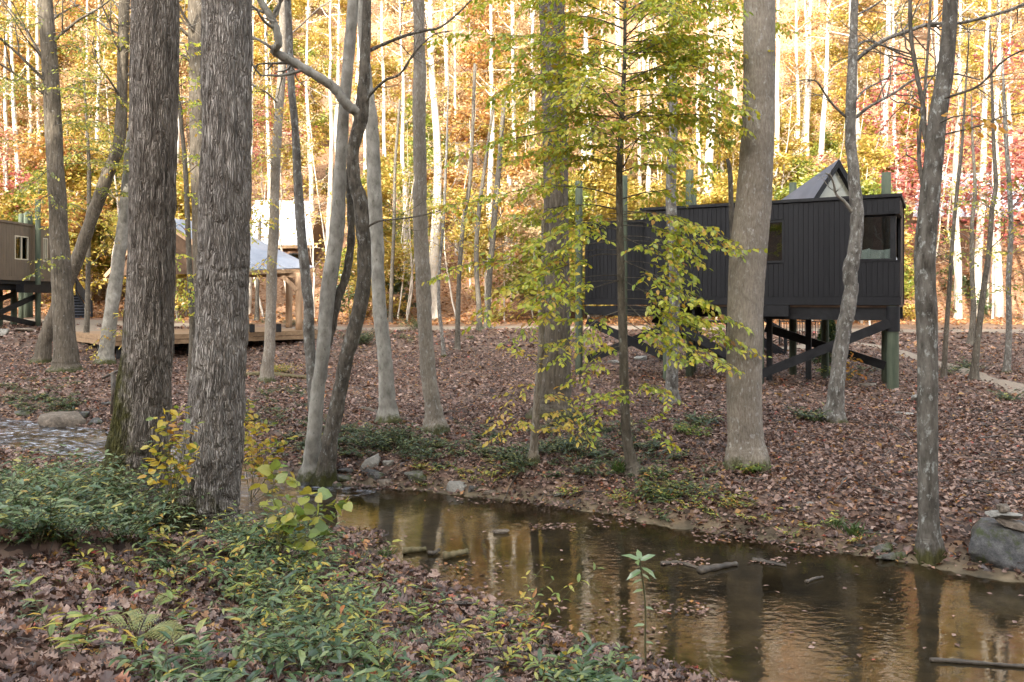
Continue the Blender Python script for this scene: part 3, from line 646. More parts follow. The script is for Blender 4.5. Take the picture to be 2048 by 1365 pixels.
for u in (.4, 3.2, 6.4, 9.0, Lf-.4):
    for v in (.5, 3.0, 5.5):
        q = DK(u, v, 0); g_ = zg(q[0]-12.5, q[1]+34)-zs
        boxpart('support_post', M_BLACK2, dk, ((q[0]-.1, q[1]-.1, min(g_-.2, -.6)), (q[0]+.1, q[1]+.1, -.047)))
w = MB()
bn = thing('bench', 'small plank bench standing on the wooden stage', 'bench', (P(527, 662, 34.8)[0], 34.9, zs), .25)
boxpart('seat', M_DECK, bn, ((-.95, -.17, .36), (.95, .17, .41)))
for x in (-.62, .5): boxpart('leg', M_BLACK2, bn, ((x, -.14, 0), (x+.22, .14, .358)))

# --- cottages with pale metal roofs on the sunlit slope
def cottage(label, pts, Yd, wall_h, dz):
    a, b, c, d = [P(*q) for q in pts]                  # ridge-left, ridge-right, eave-right, eave-left
    c_ = (a+b+c+d)/4; o = thing('cottage', label, 'cottage', (c_[0], c_[1], float(min(c[2], d[2])-wall_h)))
    q = [p-np.array(o.location) for p in (a, b, c, d)]
    w, n = slab(q[0], q[1], q[2], q[3], .08); rf = w.build('roof', M_WHITEROOF, o, local=True)
    K = 12
    for k in range(K):
        t = (k+.5)/K; barpart('roof_seam', M_WHITEROOF, rf, q[0]+(q[1]-q[0])*t+n*.015, q[3]+(q[2]-q[3])*t+n*.015, .04, .05)
    back = [q[0]+(q[0]-q[3])*(1, 1, -1)*1.0, q[1]+(q[1]-q[2])*(1, 1, -1)*1.0]
    w, n = slab(q[0], back[0], back[1], q[1], .08); w.build('roof', M_WHITEROOF, o, local=True)
    x0, x1 = min(q[3][0], q[2][0])+.5, max(q[3][0], q[2][0])-.5; y0 = max(q[3][1], q[2][1])+.5; y1 = (back[0][1]+back[1][1])/2-.5
    zt = min(q[2][2], q[3][2])-.12
    wl = boxpart('wall', M_STONE_W, o, ((x0, y0, -2.5), (x1, y1, zt)))
    for xs_ in (x0, x1):
        w = MB(); w.add([(xs_, y0, zt), (xs_, y1, zt), (xs_, (y0+y1)/2, q[0][2]-.12)], [(0, 1, 2)]); w.build('gable_wall', M_STONE_W, o, local=True)
    for t in (.2, .5, .8):
        xm = x0+(x1-x0)*t; f_ = boxpart('window', M_BLACK2, o, ((xm-.5, y0-.05, zt-1.7), (xm+.5, y0-.003, zt-.5))); boxpart('pane', M_GLASS, f_, ((xm-.42, y0-.08, zt-1.62), (xm+.42, y0-.053, zt-.58)))
    barpart('fascia_board', M_DECK, o, q[3]-(0, -.06, .16), q[2]-(0, -.06, .16), .06, .22)
    return o
cottage('cottage with a bright pale roof striped by tree shadows, left of centre', [(512, 401, 65), (618, 403, 65), (628, 490, 61), (462, 490, 61)], 61, 2.6, 0)
cottage('long cottage with a bright pale roof on the slope at the right edge', [(1838, 350, 67), (2170, 340, 67), (2180, 432, 63), (1826, 434, 63)], 63, 2.8, 0)
# ------------------------------------------------------------------ trees
B_FURROW = bark_mat('furrowed_bark', (.20, .175, .15), (.44, .41, .37), None, freq=26, stretch=.16, bump=1.0, moss=(.10, .095, .035), moss_top=1.3, moss_side=-.5, spread=(.32, .62), crack=38)
B_FURMOSS = bark_mat('mossy_furrowed_bark', (.165, .14, .115), (.40, .365, .32), None, freq=26, stretch=.16, bump=1.0, moss=(.105, .098, .030), moss_top=4.6, moss_side=-1.1, spread=(.32, .64), crack=38)
B_BROWN = bark_mat('brown_bark', (.045, .038, .028), (.19, .162, .125), (.27, .26, .24), .6, freq=20, stretch=.16, bump=.8, moss=(.08, .08, .03), moss_top=.35)
B_TAN = bark_mat('tan_grey_bark', (.16, .135, .105), (.33, .295, .245), (.40, .39, .36), .58, freq=40, stretch=.28, bump=.8, moss=(.11, .11, .05), moss_top=.35)
B_PALE = bark_mat('pale_grey_bark', (.17, .16, .135), (.40, .385, .34), (.10, .10, .07), .60, freq=8, stretch=.5, bump=.3, moss=(.10, .10, .04), moss_top=.4)
B_LICH = bark_mat('lichen_speckled_bark', (.065, .058, .048), (.24, .225, .20), (.40, .41, .38), .56, freq=13, stretch=.4, bump=.55, moss=(.09, .085, .03), moss_top=.22)
B_LICHD = bark_mat('dark_lichen_bark', (.04, .035, .027), (.19, .175, .15), (.36, .37, .34), .57, freq=14, stretch=.3, bump=.7, moss=(.09, .085, .03), moss_top=.22)
B_DARK = bark_mat('dark_rough_bark', (.035, .03, .024), (.17, .15, .12), (.27, .27, .245), .57, freq=16, stretch=.35, bump=.9, moss=(.055, .055, .015), moss_top=.7)
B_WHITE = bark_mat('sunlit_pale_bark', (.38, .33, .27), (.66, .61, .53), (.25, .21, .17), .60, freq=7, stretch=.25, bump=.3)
B_SAP = bark_mat('sapling_bark', (.055, .048, .038), (.17, .15, .12), (.30, .30, .27), .6, freq=22, stretch=.3, bump=.4)

LEAF8 = (np.array([(0, 0, 0), (.30, .25, .05), (.68, .22, .045), (1, 0, -.06), (.68, -.22, .045), (.30, -.25, .05), (.32, 0, 0), (.70, 0, -.01)]),
         [(0, 6, 1), (6, 7, 2, 1), (7, 3, 2), (0, 5, 6), (5, 4, 7, 6), (4, 3, 7)])
LOBED = (np.array([(0, 0, 0), (.16, .10, .02), (.25, .34, .10), (.40, .16, .04), (.55, .42, .12), (.66, .15, .03), (.82, .24, .06), (1, 0, .06), (.80, -.22, .07), (.66, -.14, .03), (.52, -.40, .11), (.40, -.15, .04), (.24, -.30, .09), (.16, -.10, .02), (.38, 0, -.02), (.66, 0, 0)]),
         [(0, 14, 1), (1, 14, 3, 2), (14, 15, 5, 3), (3, 5, 4), (5, 15, 7, 6), (0, 13, 14), (13, 12, 11, 14), (14, 11, 9, 15), (11, 10, 9), (9, 8, 7, 15)])
LEAF4 = (np.array([(0, 0, 0), (.45, .30, .09), (1, 0, .02), (.5, -.28, .07), (.5, 0, 0)]), [(0, 4, 1), (4, 2, 1), (0, 3, 4), (4, 3, 2)])
LANCE = (np.array([(0, 0, 0), (.22, .13, .04), (.6, .13, .03), (1, 0, -.16), (.6, -.13, .03), (.22, -.13, .04), (.25, 0, 0), (.62, 0, -.01)]), LEAF8[1])
ROUND = (np.array([(0, 0, 0), (-.06, .26, .02), (.22, .46, .05), (.62, .36, .02), (1, 0, -.10), (.62, -.36, .02), (.22, -.46, .05), (-.06, -.26, .02), (.3, 0, -.01), (.66, 0, -.03)]),
         [(0, 8, 2, 1), (8, 9, 3, 2), (9, 4, 3), (0, 7, 6, 8), (8, 6, 5, 9), (9, 5, 4)])
def unit(v): return v/(np.linalg.norm(v, axis=-1, keepdims=True)+1e-9)
def frames(D, N):
    D = unit(D); S = unit(np.cross(N, D)); U = np.cross(D, S); return D, S, U
def leaves(mb, pos, D, N, size, shape=LEAF8, wid=1.0):
    pos = np.asarray(pos, float)
    if not len(pos): return
    D, S, U = frames(np.asarray(D, float), np.asarray(N, float)); size = np.broadcast_to(np.asarray(size, float), (len(pos),))[:, None, None]
    t, f = shape; wid = np.broadcast_to(np.asarray(wid, float), (len(pos),))[:, None, None]
    v = pos[:, None]+size*(t[None, :, 0:1]*D[:, None]+wid*t[None, :, 1:2]*S[:, None]+t[None, :, 2:3]*U[:, None])
    k = len(t); base = np.arange(len(pos))[:, None]*k
    for ln in (3, 4):
        ff = [q for q in f if len(q) == ln]
        if ff: mb.Fc.append((base[:, :, None]+np.array(ff)[None]).reshape(-1, ln)+mb.n)
    mb.V.append(v.reshape(-1, 3)); mb.n += len(pos)*k

def grow(mb, p, d, Ln, r, depth, rng, tips=None, up=.15, wander=.25, kids=3, seg=5):
    d = unit(np.asarray(d, float)); pts = [np.asarray(p, float)]; n = 5
    for k in range(n):
        d = unit(d+rng.normal(0, wander, 3)*np.array((1, 1, .7))+np.array((0, 0, up*.3))); pts.append(pts[-1]+d*Ln/n)
    pts = np.array(pts); tube(mb, pts, np.linspace(r, r*.35, n+1), seg if r > .012 else 3, cap=False)
    if tips is not None:
        tips += [pts[k] for k in range(2 if depth else 1, n+1)]
    if depth > 0:
        for k in range(kids):
            i = rng.integers(1, n+1); q = pts[i]
            a = unit(pts[min(i+1, n)]-pts[i-1]); s = unit(np.cross(a, rng.normal(0, 1, 3)))
            grow(mb, q, a*.75+s*.75, Ln*rng.uniform(.4, .65), r*.5, depth-1, rng, tips, up, wander, kids, seg)

def trunk_line(spec, Yb, top=15.0):
    """pixel rows (px, py, width) at depth Yb -> world rows (x, y, z, r), carried on above the frame"""
    rows = [tuple(P(a, b, Yb))+(w/2*Yb/F,) for a, b, w in spec]
    rows.sort(key=lambda q: q[2])
    a, b = np.array(rows[-2]), np.array(rows[-1]); zt = zbase = rows[0][2]
    if rows[-1][2] < zbase+top and top > 0:
        sl = (b[:2]-a[:2])/max(b[2]-a[2], .1); sl = np.clip(sl, -.12, .12); z = b[2]; q = b.copy(); r0 = b[3]; Hl = zbase+top-z
        m = max(2, int(Hl/1.4))
        for k in range(1, m+1):
            q = q.copy(); q[2] += Hl/m; q[:2] += sl*Hl/m*.6; q[3] = r0*(1-.62*k/m); rows.append(tuple(q))
    return np.array(rows)

def furrows(seed, nf, amp, zf):
    def d(nz, ns):
        z = np.arange(nz)[:, None]*np.ones(ns); a = np.arange(ns)[None, :]*np.ones((nz, 1))
        u = a/ns*nf+1.2*(vnoise(a/ns*6, z*zf*.5, seed+1, 6)-.5)
        rid = np.abs(vnoise(u, z*zf, seed, nf)-.5)*2
        fine = vnoise(a/ns*nf*2, z*zf*4, seed+2, nf*2)
        big = vnoise(a/ns*5, z*.012, seed+3, 5)-.5
        return amp*(sstep(0, .55, rid)-.6)+amp*.5*(fine-.5)+.05*big
    return d
def knobs(seed, amp):
    def d(nz, ns):
        z = np.arange(nz)[:, None]*np.ones(ns); a = np.arange(ns)[None, :]*np.ones((nz, 1))
        return amp*(vnoise(a/ns*5, z*.35, seed, 5)-.5)+amp*.6*(vnoise(a/ns*9, z*.9, seed+1, 9)-.5)
    return d

TREES = {}
def tree(key, label, spec, m, top=15, base=None, seg=16, per=8, disp=None, limbs=5, limb_z=(8.5, 14), name='tree', cat='tree', flare=1.45, seed=0, group=None, Y=None, twig_depth=2, limb_len=3.0):
    rng = np.random.default_rng(seed+len(TREES)*13+5)
    bx, by, bw = max(spec, key=lambda q: q[1])
    g = G(bx, by) if Y is None else np.array(tuple(P(bx, by, Y)))
    rows = trunk_line(spec, g[1], top)
    gz = zg(g[0], g[1])
    r0 = rows[0].copy(); lo = r0.copy(); lo[2] = min(gz, r0[2])-.3; lo[3] = r0[3]*flare*1.1; fl = r0.copy(); fl[3] *= flare
    mid = (rows[0]+rows[1])/2 if len(rows) > 1 else rows[0]
    up = rows[0].copy(); t = min(.28/max(rows[1][2]-rows[0][2], .3), .6); up = rows[0]*(1-t)+rows[1]*t; up[3] = rows[0][3]*1.06
    rows = np.vstack((lo, fl, up, rows[1:]))
    sm = smooth_line(rows, per)
    o = thing(name, label, cat, (g[0], g[1], gz), group=group)
    dsp = disp or knobs(seed+3, .16); ph = rng.uniform(0, 6.28); nl_ = int(rng.integers(4, 7)); hz = np.maximum(sm[:, 2]-gz, 0)
    def roots(nz, ns):
        a = np.arange(ns)[None, :]*2*math.pi/ns; fal = np.exp(-hz/(.10+1.3*sm[2, 3]))[:, None]
        return dsp(nz, ns)+fal*(.08+.19*np.maximum(np.sin(nl_*a+ph+.6*np.sin(a*2+ph)), -.4))
    w = MB(); tube(w, sm[:, :3], np.maximum(sm[:, 3], .006), seg, disp=roots)
    tr = w.build('trunk', m, o, smooth=True)
    if limbs:
        for k in range(limbs):
            w = MB()
            z = rng.uniform(*limb_z)+gz
            if z > sm[-1, 2]: z = sm[-1, 2]-.2
            i = int(np.argmin(np.abs(sm[:, 2]-z))); a = rng.uniform(0, 6.28)
            grow(w, sm[i, :3], (math.cos(a), math.sin(a), rng.uniform(.4, 1.0)), limb_len*rng.uniform(.7, 1.2), max(sm[i, 3]*.24, .012), twig_depth, rng, wander=.17)
            w.build('limb', m, o, smooth=True)
    TREES[key] = (o, sm, g); return o
def on_trunk(key, py):
    """world point on a tree's trunk at photo row py"""
    o, sm, g = TREES[key]; z = EYE+(HOR-py)/F*g[1]; i = int(np.argmin(np.abs(sm[:, 2]-z))); return sm[i]
def limb(key, name, pts, w0, w1, Yoff=0.0, twigs=6, seed=0, m=None, tl=.9, depth=1):
    """a branch traced along photo points on a tree, drifting Yoff towards or away from the viewer"""
    o, sm, g = TREES[key]; rng = np.random.default_rng(seed+77); n = len(pts)
    q = np.array([P(a, b, g[1]+Yoff*k/(n-1)) for k, (a, b) in enumerate(pts)]); s = smooth_line(q, 6)
    r = np.linspace(w0, w1, len(s))/2*g[1]/F; r *= 1+.10*np.sin(np.arange(len(s))*1.9)
    w = MB(); tube(w, s, r, 9 if w0 > 6 else 5)
    for k in range(twigs):
        i = rng.integers(len(s)//4, len(s)-1); d = unit(s[i+1]-s[i-1]); si = unit(np.cross(d, rng.normal(0, 1, 3)))
        grow(w, s[i], d*.7+si*.8, tl*rng.uniform(.6, 1.4), max(r[i]*.45, .004), depth, rng, kids=2)
    w.build(name, m or o.children[0].data.materials[0], o, smooth=True); return s

T2 = [(310, 0, 86), (308, 183, 87), (306, 366, 86), (304, 500, 87), (298, 683, 94), (291, 761, 97), (282, 875, 107), (274, 930, 110), (268, 1005, 114)]
T3 = [(454, 0, 93), (454, 183, 94), (451, 366, 95), (448, 500, 95), (445, 570, 99), (442, 685, 101), (434, 800, 106), (423, 890, 112), (414, 960, 112), (404, 1010, 120), (399, 1046, 124)]
tree('T2', 'thick furrowed trunk with green moss down its left side', T2, B_FURMOSS, 20, seg=120, per=46, disp=furrows(11, 26, .085, .045), limbs=4, limb_z=(12, 19), flare=1.22, seed=1)
tree('T3', 'thickest furrowed grey trunk right of the mossy one on the near bank', T3, B_FURROW, 20, seg=120, per=46, disp=furrows(21, 26, .085, .045), limbs=4, limb_z=(12, 19), flare=1.28, seed=2)
tree('A', 'dark straight trunk standing before the brown cabin', [(91, 0, 27), (104, 200, 31), (114, 400, 34), (124, 560, 37), (131, 700, 40), (132, 745, 42)], B_BROWN, 17, seed=3)
tree('B', 'slim trunk bending left that crosses behind the dark straight trunk', [(249, 0, 21), (244, 183, 21), (238, 286, 22), (220, 337, 23), (198, 396, 24), (176, 458, 24), (152, 525, 25), (128, 585, 25), (110, 624, 25), (91, 677, 26), (83, 727, 28)], B_BROWN, 16, seed=4)
tree('C', 'leaning grey trunk just left of the mossy trunk', [(292, 60, 20), (275, 200, 21), (262, 300, 22), (253, 395, 23), (247, 450, 24), (236, 532, 25), (225, 608, 26), (215, 685, 26), (212, 728, 27)], B_PALE, 16, seed=5)
tree('D', 'grey trunk half hidden between the two thick furrowed trunks', [(394, 0, 34), (396, 183, 34), (400, 366, 35), (404, 500, 36), (408, 640, 37), (410, 735, 40)], B_BROWN, 17, seed=6)
tree('E', 'straight brown trunk beside the grey pavilion roof', [(566, 0, 15), (564, 128, 16), (558, 220, 17), (553, 293, 18), (549, 403, 19), (548, 456, 20), (544, 532, 20), (542, 608, 21), (539, 685, 22), (533, 765, 24)], B_TAN, 15, seed=7)
tree('F', 'white speckled slender trunk crossing the pavilion post', [(575, 0, 13), (579, 73, 13), (582, 165, 14), (590, 256, 15), (595, 348, 17), (600, 437, 19), (609, 532, 20), (617, 608, 21), (619, 685, 22), (625, 761, 23), (629, 840, 25), (628, 920, 28)], B_LICH, 15, seed=8)
tree('G', 'smooth pale trunk leaning right at the head of the pool', [(706, 0, 22), (698, 110, 22), (688, 220, 23), (681, 330, 24), (677, 418, 27), (671, 487, 30), (655, 596, 30), (646, 706, 28), (637, 770, 28), (633, 816, 28), (626, 890, 29), (620, 960, 31)], B_PALE, 15, seed=9)
tree('I', 'crooked dark trunk that forks high with a long limb reaching left', [(734, 0, 17), (732, 73, 19), (729, 147, 22), (725, 201, 26), (721, 238, 28), (712, 275, 25), (705, 311, 24), (710, 366, 26), (721, 403, 29), (725, 458, 28), (728, 487, 28), (728, 560, 29), (721, 607, 29), (706, 670, 29), (693, 717, 28), (684, 761, 29), (673, 816, 30), (659, 890, 31), (649, 970, 34)], B_DARK, 14, seed=10)
tree('J', 'pale trunk standing behind the crooked dark one', [(720, 0, 18), (730, 120, 20), (738, 201, 23), (744, 256, 26), (747, 330, 28), (751, 421, 29), (754, 487, 27), (756, 560, 27), (761, 633, 28), (769, 706, 29), (774, 780, 31), (778, 847, 35)], B_PALE, 15, seed=11)
tree('K', 'brown trunk with knobbly bark right of the pale pair', [(837, 0, 22), (839, 73, 23), (839, 147, 26), (838, 220, 25), (840, 330, 26), (840, 403, 28), (842, 468, 29), (846, 560, 30), (849, 633, 30), (853, 706, 30), (858, 761, 31), (866, 816, 33), (870, 866, 36)], B_TAN, 16, disp=knobs(40, .22), seed=12)
tree('L', 'broad two tone trunk behind the yellow leaved branches in mid frame', [(1104, 0, 51), (1107, 110, 51), (1110, 220, 51), (1112, 330, 50), (1112, 440, 48), (1113, 540, 50), (1113, 640, 53), (1112, 740, 58), (1110, 800, 64), (1108, 832, 72)], B_BROWN, 18, seg=40, per=14, disp=furrows(31, 16, .07, .22), seed=13)
tree('L2', 'thin stem leaning on the broad mid frame trunk', [(1088, 440, 10), (1087, 560, 11), (1084, 640, 13), (1082, 706, 14), (1076, 770, 14), (1072, 830, 15), (1068, 890, 16), (1066, 928, 19)], B_TAN, 0, limbs=0, seed=14)
tree('N', 'white blotched trunk in front of the black cabin', [(1345, 0, 15), (1345, 110, 16), (1346, 256, 18), (1343, 330, 20), (1342, 403, 21), (1347, 511, 22), (1349, 604, 22), (1345, 697, 23), (1344, 760, 24), (1344, 810, 27)], B_LICH, 15, seed=15)
tree('O', 'stout smooth tan trunk covering the middle of the black cabin', [(1519, 0, 60), (1518, 183, 61), (1514, 293, 64), (1507, 403, 69), (1497, 500, 72), (1491, 605, 69), (1489, 690, 70), (1488, 800, 68), (1491, 875, 70), (1494, 935, 76)], B_TAN, 19, seg=48, per=16, disp=furrows(41, 34, .022, .3), flare=1.22, seed=16)
tree('Pn', 'thin broken snag beside the stout tan trunk', [(1455, 318, 7), (1460, 345, 9), (1462, 400, 10), (1466, 500, 11), (1470, 600, 12), (1474, 700, 12), (1478, 780, 14)], B_SAP, 0, limbs=0, seed=17, Y=16.5)
tree('Q', 'speckled grey trunk curving past the corner window', [(1709, 0, 14), (1706, 92, 17), (1703, 183, 20), (1701, 275, 21), (1707, 348, 22), (1714, 421, 24), (1713, 465, 25), (1708, 510, 27), (1701, 540, 29), (1702, 581, 26), (1696, 620, 28), (1689, 650, 29), (1679, 720, 28), (1672, 789, 30), (1666, 848, 36)], B_LICH, 14, disp=knobs(55, .2), seed=18)
tree('R', 'dark lichen patched trunk rising from the water edge', [(1901, 0, 28), (1897, 73, 28), (1890, 147, 31), (1875, 238, 34), (1866, 330, 36), (1857, 421, 38), (1850, 500, 39), (1850, 560, 39), (1852, 604, 40), (1855, 697, 38), (1855, 826, 38), (1856, 966, 36), (1858, 1060, 38), (1860, 1112, 42)], B_LICHD, 14, flare=1.15, seg=28, per=10, disp=furrows(51, 14, .05, .25), seed=19)
# limbs that the photo shows
limb('I', 'limb', [(722, 228), (709, 221), (690, 205), (668, 176), (641, 157), (593, 128), (556, 108), (549, 100), (557, 86), (551, 55), (538, 29), (520, 0), (512, -30)], 22, 12, -.8, 9, 1, B_PALE, .9, 2)
limb('I', 'limb', [(731, 106), (760, 92), (807, 73), (848, 62), (880, 55), (915, 28), (945, -2)], 8, 3, .8, 8, 2, None, .9, 2)
limb('I', 'limb', [(722, 222), (740, 190), (771, 161), (800, 148), (830, 105), (868, 70), (905, 62)], 7, 2, -.6, 7, 3, None, .8, 2)
limb('I', 'limb', [(733, 455), (760, 442), (800, 438), (850, 430), (890, 418)], 5, 2, -.5, 2, 4)
limb('G', 'stem', [(642, 722), (660, 668), (675, 600), (692, 550), (702, 480), (700, 400), (697, 360), (706, 300), (716, 240)], 19, 13, .5, 0, 5, B_DARK)
limb('Q', 'limb', [(1712, 120), (1740, 98), (1776, 77), (1815, 63), (1849, 51), (1885, 47), (1922, 46), (1980, 32), (2033, 15), (2080, -10)], 9, 5, -1.0, 16, 6, None, 1.3, 2)
limb('Q', 'limb', [(1711, 96), (1722, 86), (1740, 82), (1768, 92), (1795, 105), (1822, 115), (1850, 118)], 6, 3, .7, 7, 7, None, .9, 2)
limb('Q', 'limb', [(1711, 236), (1735, 216), (1758, 203), (1790, 185), (1822, 163), (1850, 155), (1905, 148), (1960, 160)], 7, 3, -.9, 10, 8, None, 1.1, 2)
limb('Q', 'limb', [(1712, 200), (1730, 180), (1758, 165), (1790, 150), (1830, 145)], 5, 2, .6, 5, 9, None, .9, 2)
limb('Q', 'limb', [(1695, 236), (1678, 222), (1659, 201), (1645, 180), (1632, 163), (1610, 160), (1585, 165)], 6, 2, -.7, 6, 10, None, .8, 2)
limb('Q', 'limb', [(1714, 30), (1730, 22), (1758, 5), (1790, -20)], 5, 3, .4, 5, 11, None, 1, 2)
limb('Q', 'dead_branch', [(1704, 425), (1690, 405), (1672, 388), (1668, 370), (1661, 352), (1652, 347)], 7, 3, -.5, 5, 12, B_PALE, .3, 1)
limb('R', 'limb', [(1858, 305), (1849, 262), (1846, 212), (1833, 147), (1822, 73), (1820, 0), (1822, -60)], 11, 7, .5, 8, 13, B_SAP, 1.0, 2)
limb('R', 'limb', [(1850, 400), (1843, 355), (1838, 319), (1839, 275), (1846, 220), (1852, 150), (1858, 60), (1862, -20)], 9, 5, .9, 5, 14, B_SAP, .8, 1)
limb('R', 'limb', [(1872, 200), (1910, 190), (1960, 170), (2010, 120), (2070, 90)], 6, 3, -.8, 10, 15, B_SAP, 1.1, 2)
limb('R', 'limb', [(1885, 270), (1920, 262), (1965, 250), (2010, 232), (2060, 225)], 4, 2, -.5, 7, 16, B_SAP, .8, 2)
# slender bare saplings of the flat
SAP = [
 ('thin bare sapling right of the dark lichen trunk', [(1923, 300, 6), (1915, 372, 7), (1905, 480, 7), (1900, 560, 8), (1893, 660, 9), (1887, 757, 10)]),
 ('crooked bare sapling, second from the right edge', [(1988, 300, 7), (1992, 370, 8), (1984, 419, 9), (1978, 500, 10), (1966, 590, 11), (1955, 680, 12), (1947, 762, 15)]),
 ('speckled sapling nearest the right edge', [(2012, 280, 8), (2018, 360, 9), (2022, 460, 10), (2017, 560, 10), (2018, 660, 11), (2013, 747, 13)]),
 ('forked sapling between the two crooked right hand ones', [(1945, 280, 5), (1950, 380, 7), (1944, 450, 8), (1944, 540, 9), (1947, 620, 10), (1941, 690, 13)]),
 ('slim sapling right of the knobbly brown trunk', [(893, 300, 5), (886, 450, 6), (880, 520, 6), (877, 600, 7), (883, 660, 7), (888, 714, 8)]),
 ('slender leaning trunk rising behind the low leaf sprays in mid frame', [(950, 128, 6), (941, 348, 8), (926, 450, 9), (919, 540, 9), (916, 620, 10), (915, 700, 11)]),
 ('slim grey trunk beside the footing shrubs in mid frame', [(990, 190, 6), (970, 330, 7), (955, 450, 9), (953, 540, 10), (957, 600, 10), (959, 662, 11)]),
 ('slightly thicker grey trunk before the orange bank', [(1010, 180, 8), (998, 330, 10), (988, 450, 12), (980, 540, 12), (976, 600, 12), (974, 659, 14)]),
 ('thin sapling right of the pale trunk pair', [(800, 200, 5), (790, 330, 6), (788, 450, 7), (784, 540, 7), (781, 648, 9)]),
 ('sapling with dangling yellow leaves between the thick trunks', [(350, 120, 6), (355, 176, 7), (361, 234, 8), (370, 330, 9), (375, 437, 10), (380, 560, 11), (385, 660, 12), (381, 765, 14)]),
 ('thin sapling among yellow leaves left of the leaning trunk', [(168, 160, 4), (173, 240, 5), (178, 330, 7), (178, 420, 8), (176, 560, 9), (172, 690, 11)]),
 ('thin post like stem in front of the gravel road', [(520, 440, 6), (516, 540, 7), (514, 600, 8), (514, 640, 9)]),
]
for k, (lb, sp) in enumerate(SAP):
    tree('S%d' % k, lb, sp, B_SAP if k not in (2, 4) else B_LICH, 11 if sp[0][1] < 305 else 0, seg=9, per=5, limbs=5 if k < 9 else 3, limb_z=(3.5, 9), name='sapling', cat='sapling', seed=60+k, twig_depth=1, limb_len=1.8)
# ------------------------------------------------------------------ leafy branches near the viewer
LM_BEECH = leaf_mat('yellow_green_leaf', [(0, (.22, .30, .022)), (.3, (.36, .44, .03)), (.6, (.52, .55, .04)), (.85, (.66, .56, .05)), (.96, (.60, .34, .04)), (1, (.30, .14, .035))], .5)
LM_LOW = leaf_mat('yellow_leaf', [(0, (.36, .40, .04)), (.4, (.56, .50, .06)), (.75, (.66, .50, .07)), (1, (.55, .27, .05))], .5)
LM_OLIVE = leaf_mat('olive_leaf', [(0, (.10, .12, .015)), (.35, (.20, .24, .025)), (.7, (.38, .38, .035)), (.9, (.52, .42, .04)), (1, (.26, .12, .03))], .45)
LM_ORANGE = leaf_mat('orange_leaf', [(0, (.55, .40, .03)), (.5, (.62, .30, .03)), (1, (.55, .18, .03))], .5)
LM_RED = leaf_mat('red_leaf', [(0, (.40, .05, .05)), (.5, (.48, .09, .08)), (1, (.50, .16, .08))], .5)

